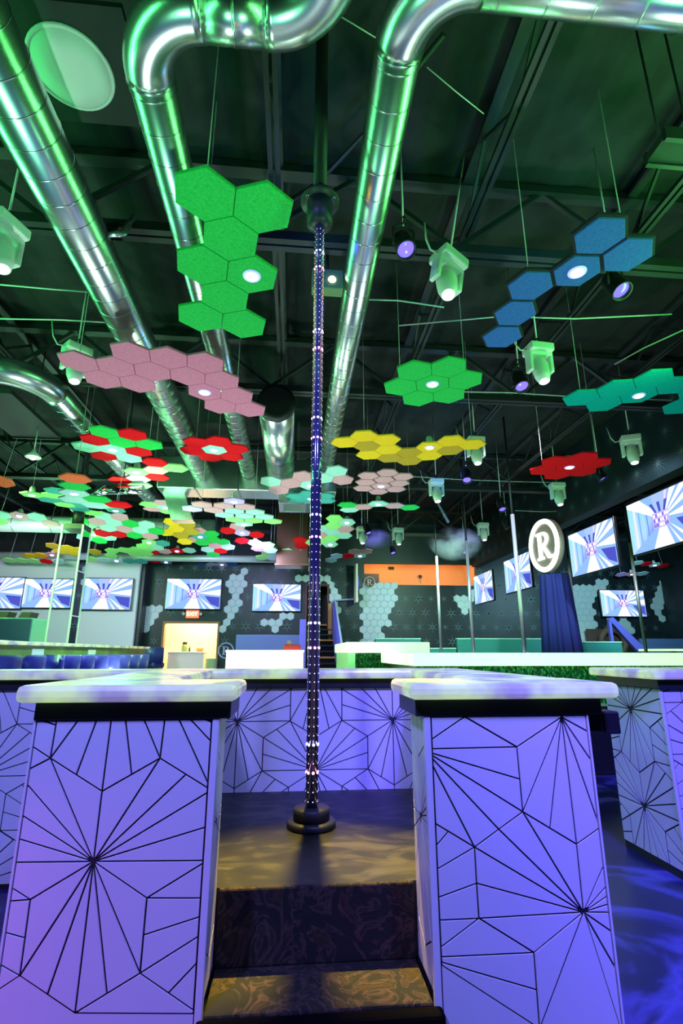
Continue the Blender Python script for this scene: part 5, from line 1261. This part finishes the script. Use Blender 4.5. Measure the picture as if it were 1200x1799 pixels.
obj('face', lathe(new_bm(), [(0.27, 0), (0.27, 0.02), (0.2, 0.025)], (a.x + 0.07, 16.85, (a.z + b.z) / 2), (1, 0, 0), 28), mat('blue_sign_face', (0.2, 0.2, 0.8), 0.4, emit=(0.2, 0.2, 0.9), strength=0.5), t)
a, b = oy(641, 1008, 19.3), oy(666, 1028, 19.3)
tag(obj('picture_panel', box(new_bm(), (a.x - 0.1, 19.28, b.z - 0.2), (b.x, 19.34, a.z), 0.01), mat('navy_picture', (0.02, 0.03, 0.10), 0.4)), 'dark blue framed panel at the left end of the amber gallery room', 'picture')
a = oy(740, 1012, 19.2)
t = thing('wall_bracket', 'tiny dark fixture on the amber wall of the gallery room', 'fixture', (a.x, 19.3, a.z))
obj('body', lathe(new_bm(), [(0.03, 0), (0.07, 0.06), (0.05, 0.12)], (a.x, 19.39, a.z), (0, -1, 0), 14), M_black, t)
obj('wire', tube(new_bm(), [(a.x, 19.36, a.z), (a.x, 19.37, a.z - 0.25)], 0.008, 6), M_black, t)

a, b = oy(487, 905, 14.2), oy(541, 992, 14.2)
t = thing('hanging_box', 'dark bronze clad box hanging from the roof left of the pole', 'soffit box', ((a.x + b.x) / 2, 14.4, b.z))
obj('body', box(new_bm(), (a.x, 14.2, b.z), (b.x, 14.8, 5.5), 0.02), mat('dark_bronze', (0.16, 0.09, 0.045), 0.35, 0.6), t)
obj('rim', box(new_bm(), (a.x - 0.03, 14.17, b.z - 0.03), (b.x + 0.03, 14.83, b.z + 0.03), 0.01), mat('bronze_edge', (0.25, 0.15, 0.07), 0.3, 0.6), t)

# ------------------------------------------------------------------ things by the right pier
t = thing('black_cabinet', 'low black cabinet standing behind the right pier', 'cabinet', (2.95, 5.2, 0))
obj('body', box(new_bm(), (2.62, 5.0, 0.03), (3.12, 5.5, 0.60), 0.012), M_black, t)
obj('plinth', box(new_bm(), (2.60, 4.98, 0.0), (3.14, 5.5, 0.03)), M_chrome, t)
obj('top', box(new_bm(), (2.60, 4.98, 0.60), (3.14, 5.52, 0.63), 0.008), M_band, t)
a = oy(1060, 1250, 1.72); b = oy(1093, 1290, 1.72)
t = thing('outlet_box', 'small black outlet box on the outer side of the right pier', 'box', (RX1 + 0.05, 1.76, (a.z + b.z) / 2))
obj('body', box(new_bm(), (a.x, 1.72, b.z), (b.x, 1.80, a.z), 0.006), M_black, t)
obj('back_plate', box(new_bm(), (RX1 + 0.003, 1.73, b.z + 0.01), (a.x, 1.79, a.z - 0.01)), M_fixd, t)

# ------------------------------------------------------------------ haze puffs, each lit by an added unseen spot
def haze(label, px, py, Y_, size, dens):
    c = oy(px, py, Y_)
    bm = new_bm(); bmesh.ops.create_icosphere(bm, subdivisions=3, radius=1.0, matrix=Matrix.Diagonal((*size, 1)))
    for v in bm.verts: v.co *= 1 + 0.12 * math.sin(v.co.x * 9 + v.co.z * 7)
    m = bpy.data.materials.new('haze'); m.use_nodes = True; nt = m.node_tree; nt.nodes.clear()
    o_ = nt.nodes.new('ShaderNodeOutputMaterial'); sc_ = nt.nodes.new('ShaderNodeVolumeScatter'); sc_.inputs['Color'].default_value = (0.8, 0.85, 1, 1)
    tc = nt.nodes.new('ShaderNodeTexCoord'); n = nt.nodes.new('ShaderNodeTexNoise'); n.inputs['Scale'].default_value = 2.2; n.inputs['Detail'].default_value = 3
    g_ = nt.nodes.new('ShaderNodeVectorMath'); g_.operation = 'DIVIDE'; g_.inputs[1].default_value = size
    ln = nt.nodes.new('ShaderNodeVectorMath'); ln.operation = 'LENGTH'
    mr = nt.nodes.new('ShaderNodeMapRange'); mr.inputs[1].default_value = 1.0; mr.inputs[2].default_value = 0.2; mr.inputs[3].default_value = 0.0; mr.inputs[4].default_value = 1.0
    mn = nt.nodes.new('ShaderNodeMapRange'); mn.inputs[1].default_value = 0.42; mn.inputs[2].default_value = 0.7; mn.inputs[3].default_value = 0.0; mn.inputs[4].default_value = dens
    mu = nt.nodes.new('ShaderNodeMath'); mu.operation = 'MULTIPLY'
    nt.links.new(tc.outputs['Object'], n.inputs['Vector']); nt.links.new(tc.outputs['Object'], g_.inputs[0]); nt.links.new(g_.outputs[0], ln.inputs[0]); nt.links.new(ln.outputs['Value'], mr.inputs[0])
    nt.links.new(n.outputs['Fac'], mn.inputs[0]); nt.links.new(mr.outputs[0], mu.inputs[0]); nt.links.new(mn.outputs[0], mu.inputs[1]); nt.links.new(mu.outputs[0], sc_.inputs['Density']); nt.links.new(sc_.outputs[0], o_.inputs['Volume'])
    o = obj('haze_puff', bm, m); o.location = c; tag(o, label, 'haze', 'lit haze under the roof'); o['kind'] = 'stuff'
    return c
c = haze('pale blue haze puff left of the thin stage pole', 800, 955, 13.6, (0.85, 0.5, 0.5), 3.2)
lamp('haze_lamp', 'SPOT', (c.x + 0.9, c.y - 0.8, c.z + 0.7), c, 200, (0.45, 0.55, 1.0), 0.05, 60)
c = haze('violet haze puff above the left end of the lit gallery', 662, 947, 13.2, (0.42, 0.4, 0.28), 4.5)
lamp('haze_lamp', 'SPOT', (c.x - 0.7, c.y - 0.7, c.z + 0.4), c, 160, (0.22, 0.15, 1.0), 0.05, 60)
# red beam of the moving head light, seen in thin haze
p = oz(767, 862, 4.0); a = p + Vector((0.02, 0, -0.26)); b = a + Vector((0.17, 0.0, -0.34))
m = bpy.data.materials.new('beam_haze'); m.use_nodes = True; nt = m.node_tree; nt.nodes.clear()
o_ = nt.nodes.new('ShaderNodeOutputMaterial'); sc_ = nt.nodes.new('ShaderNodeVolumeScatter'); sc_.inputs['Density'].default_value = 6.0
nt.links.new(sc_.outputs[0], o_.inputs['Volume'])
o = tag(obj('light_beam', tube(new_bm(), [a, b], [0.022, 0.03], 12), m), 'short red light beam below the white moving head under the yellow panels', 'light beam'); o['kind'] = 'stuff'
d = (b - a).normalized()
lamp('red_beam_lamp', 'SPOT', a - d * 0.05, b, 6, (1.0, 0.02, 0.04), 0.01, 40, 0.2)
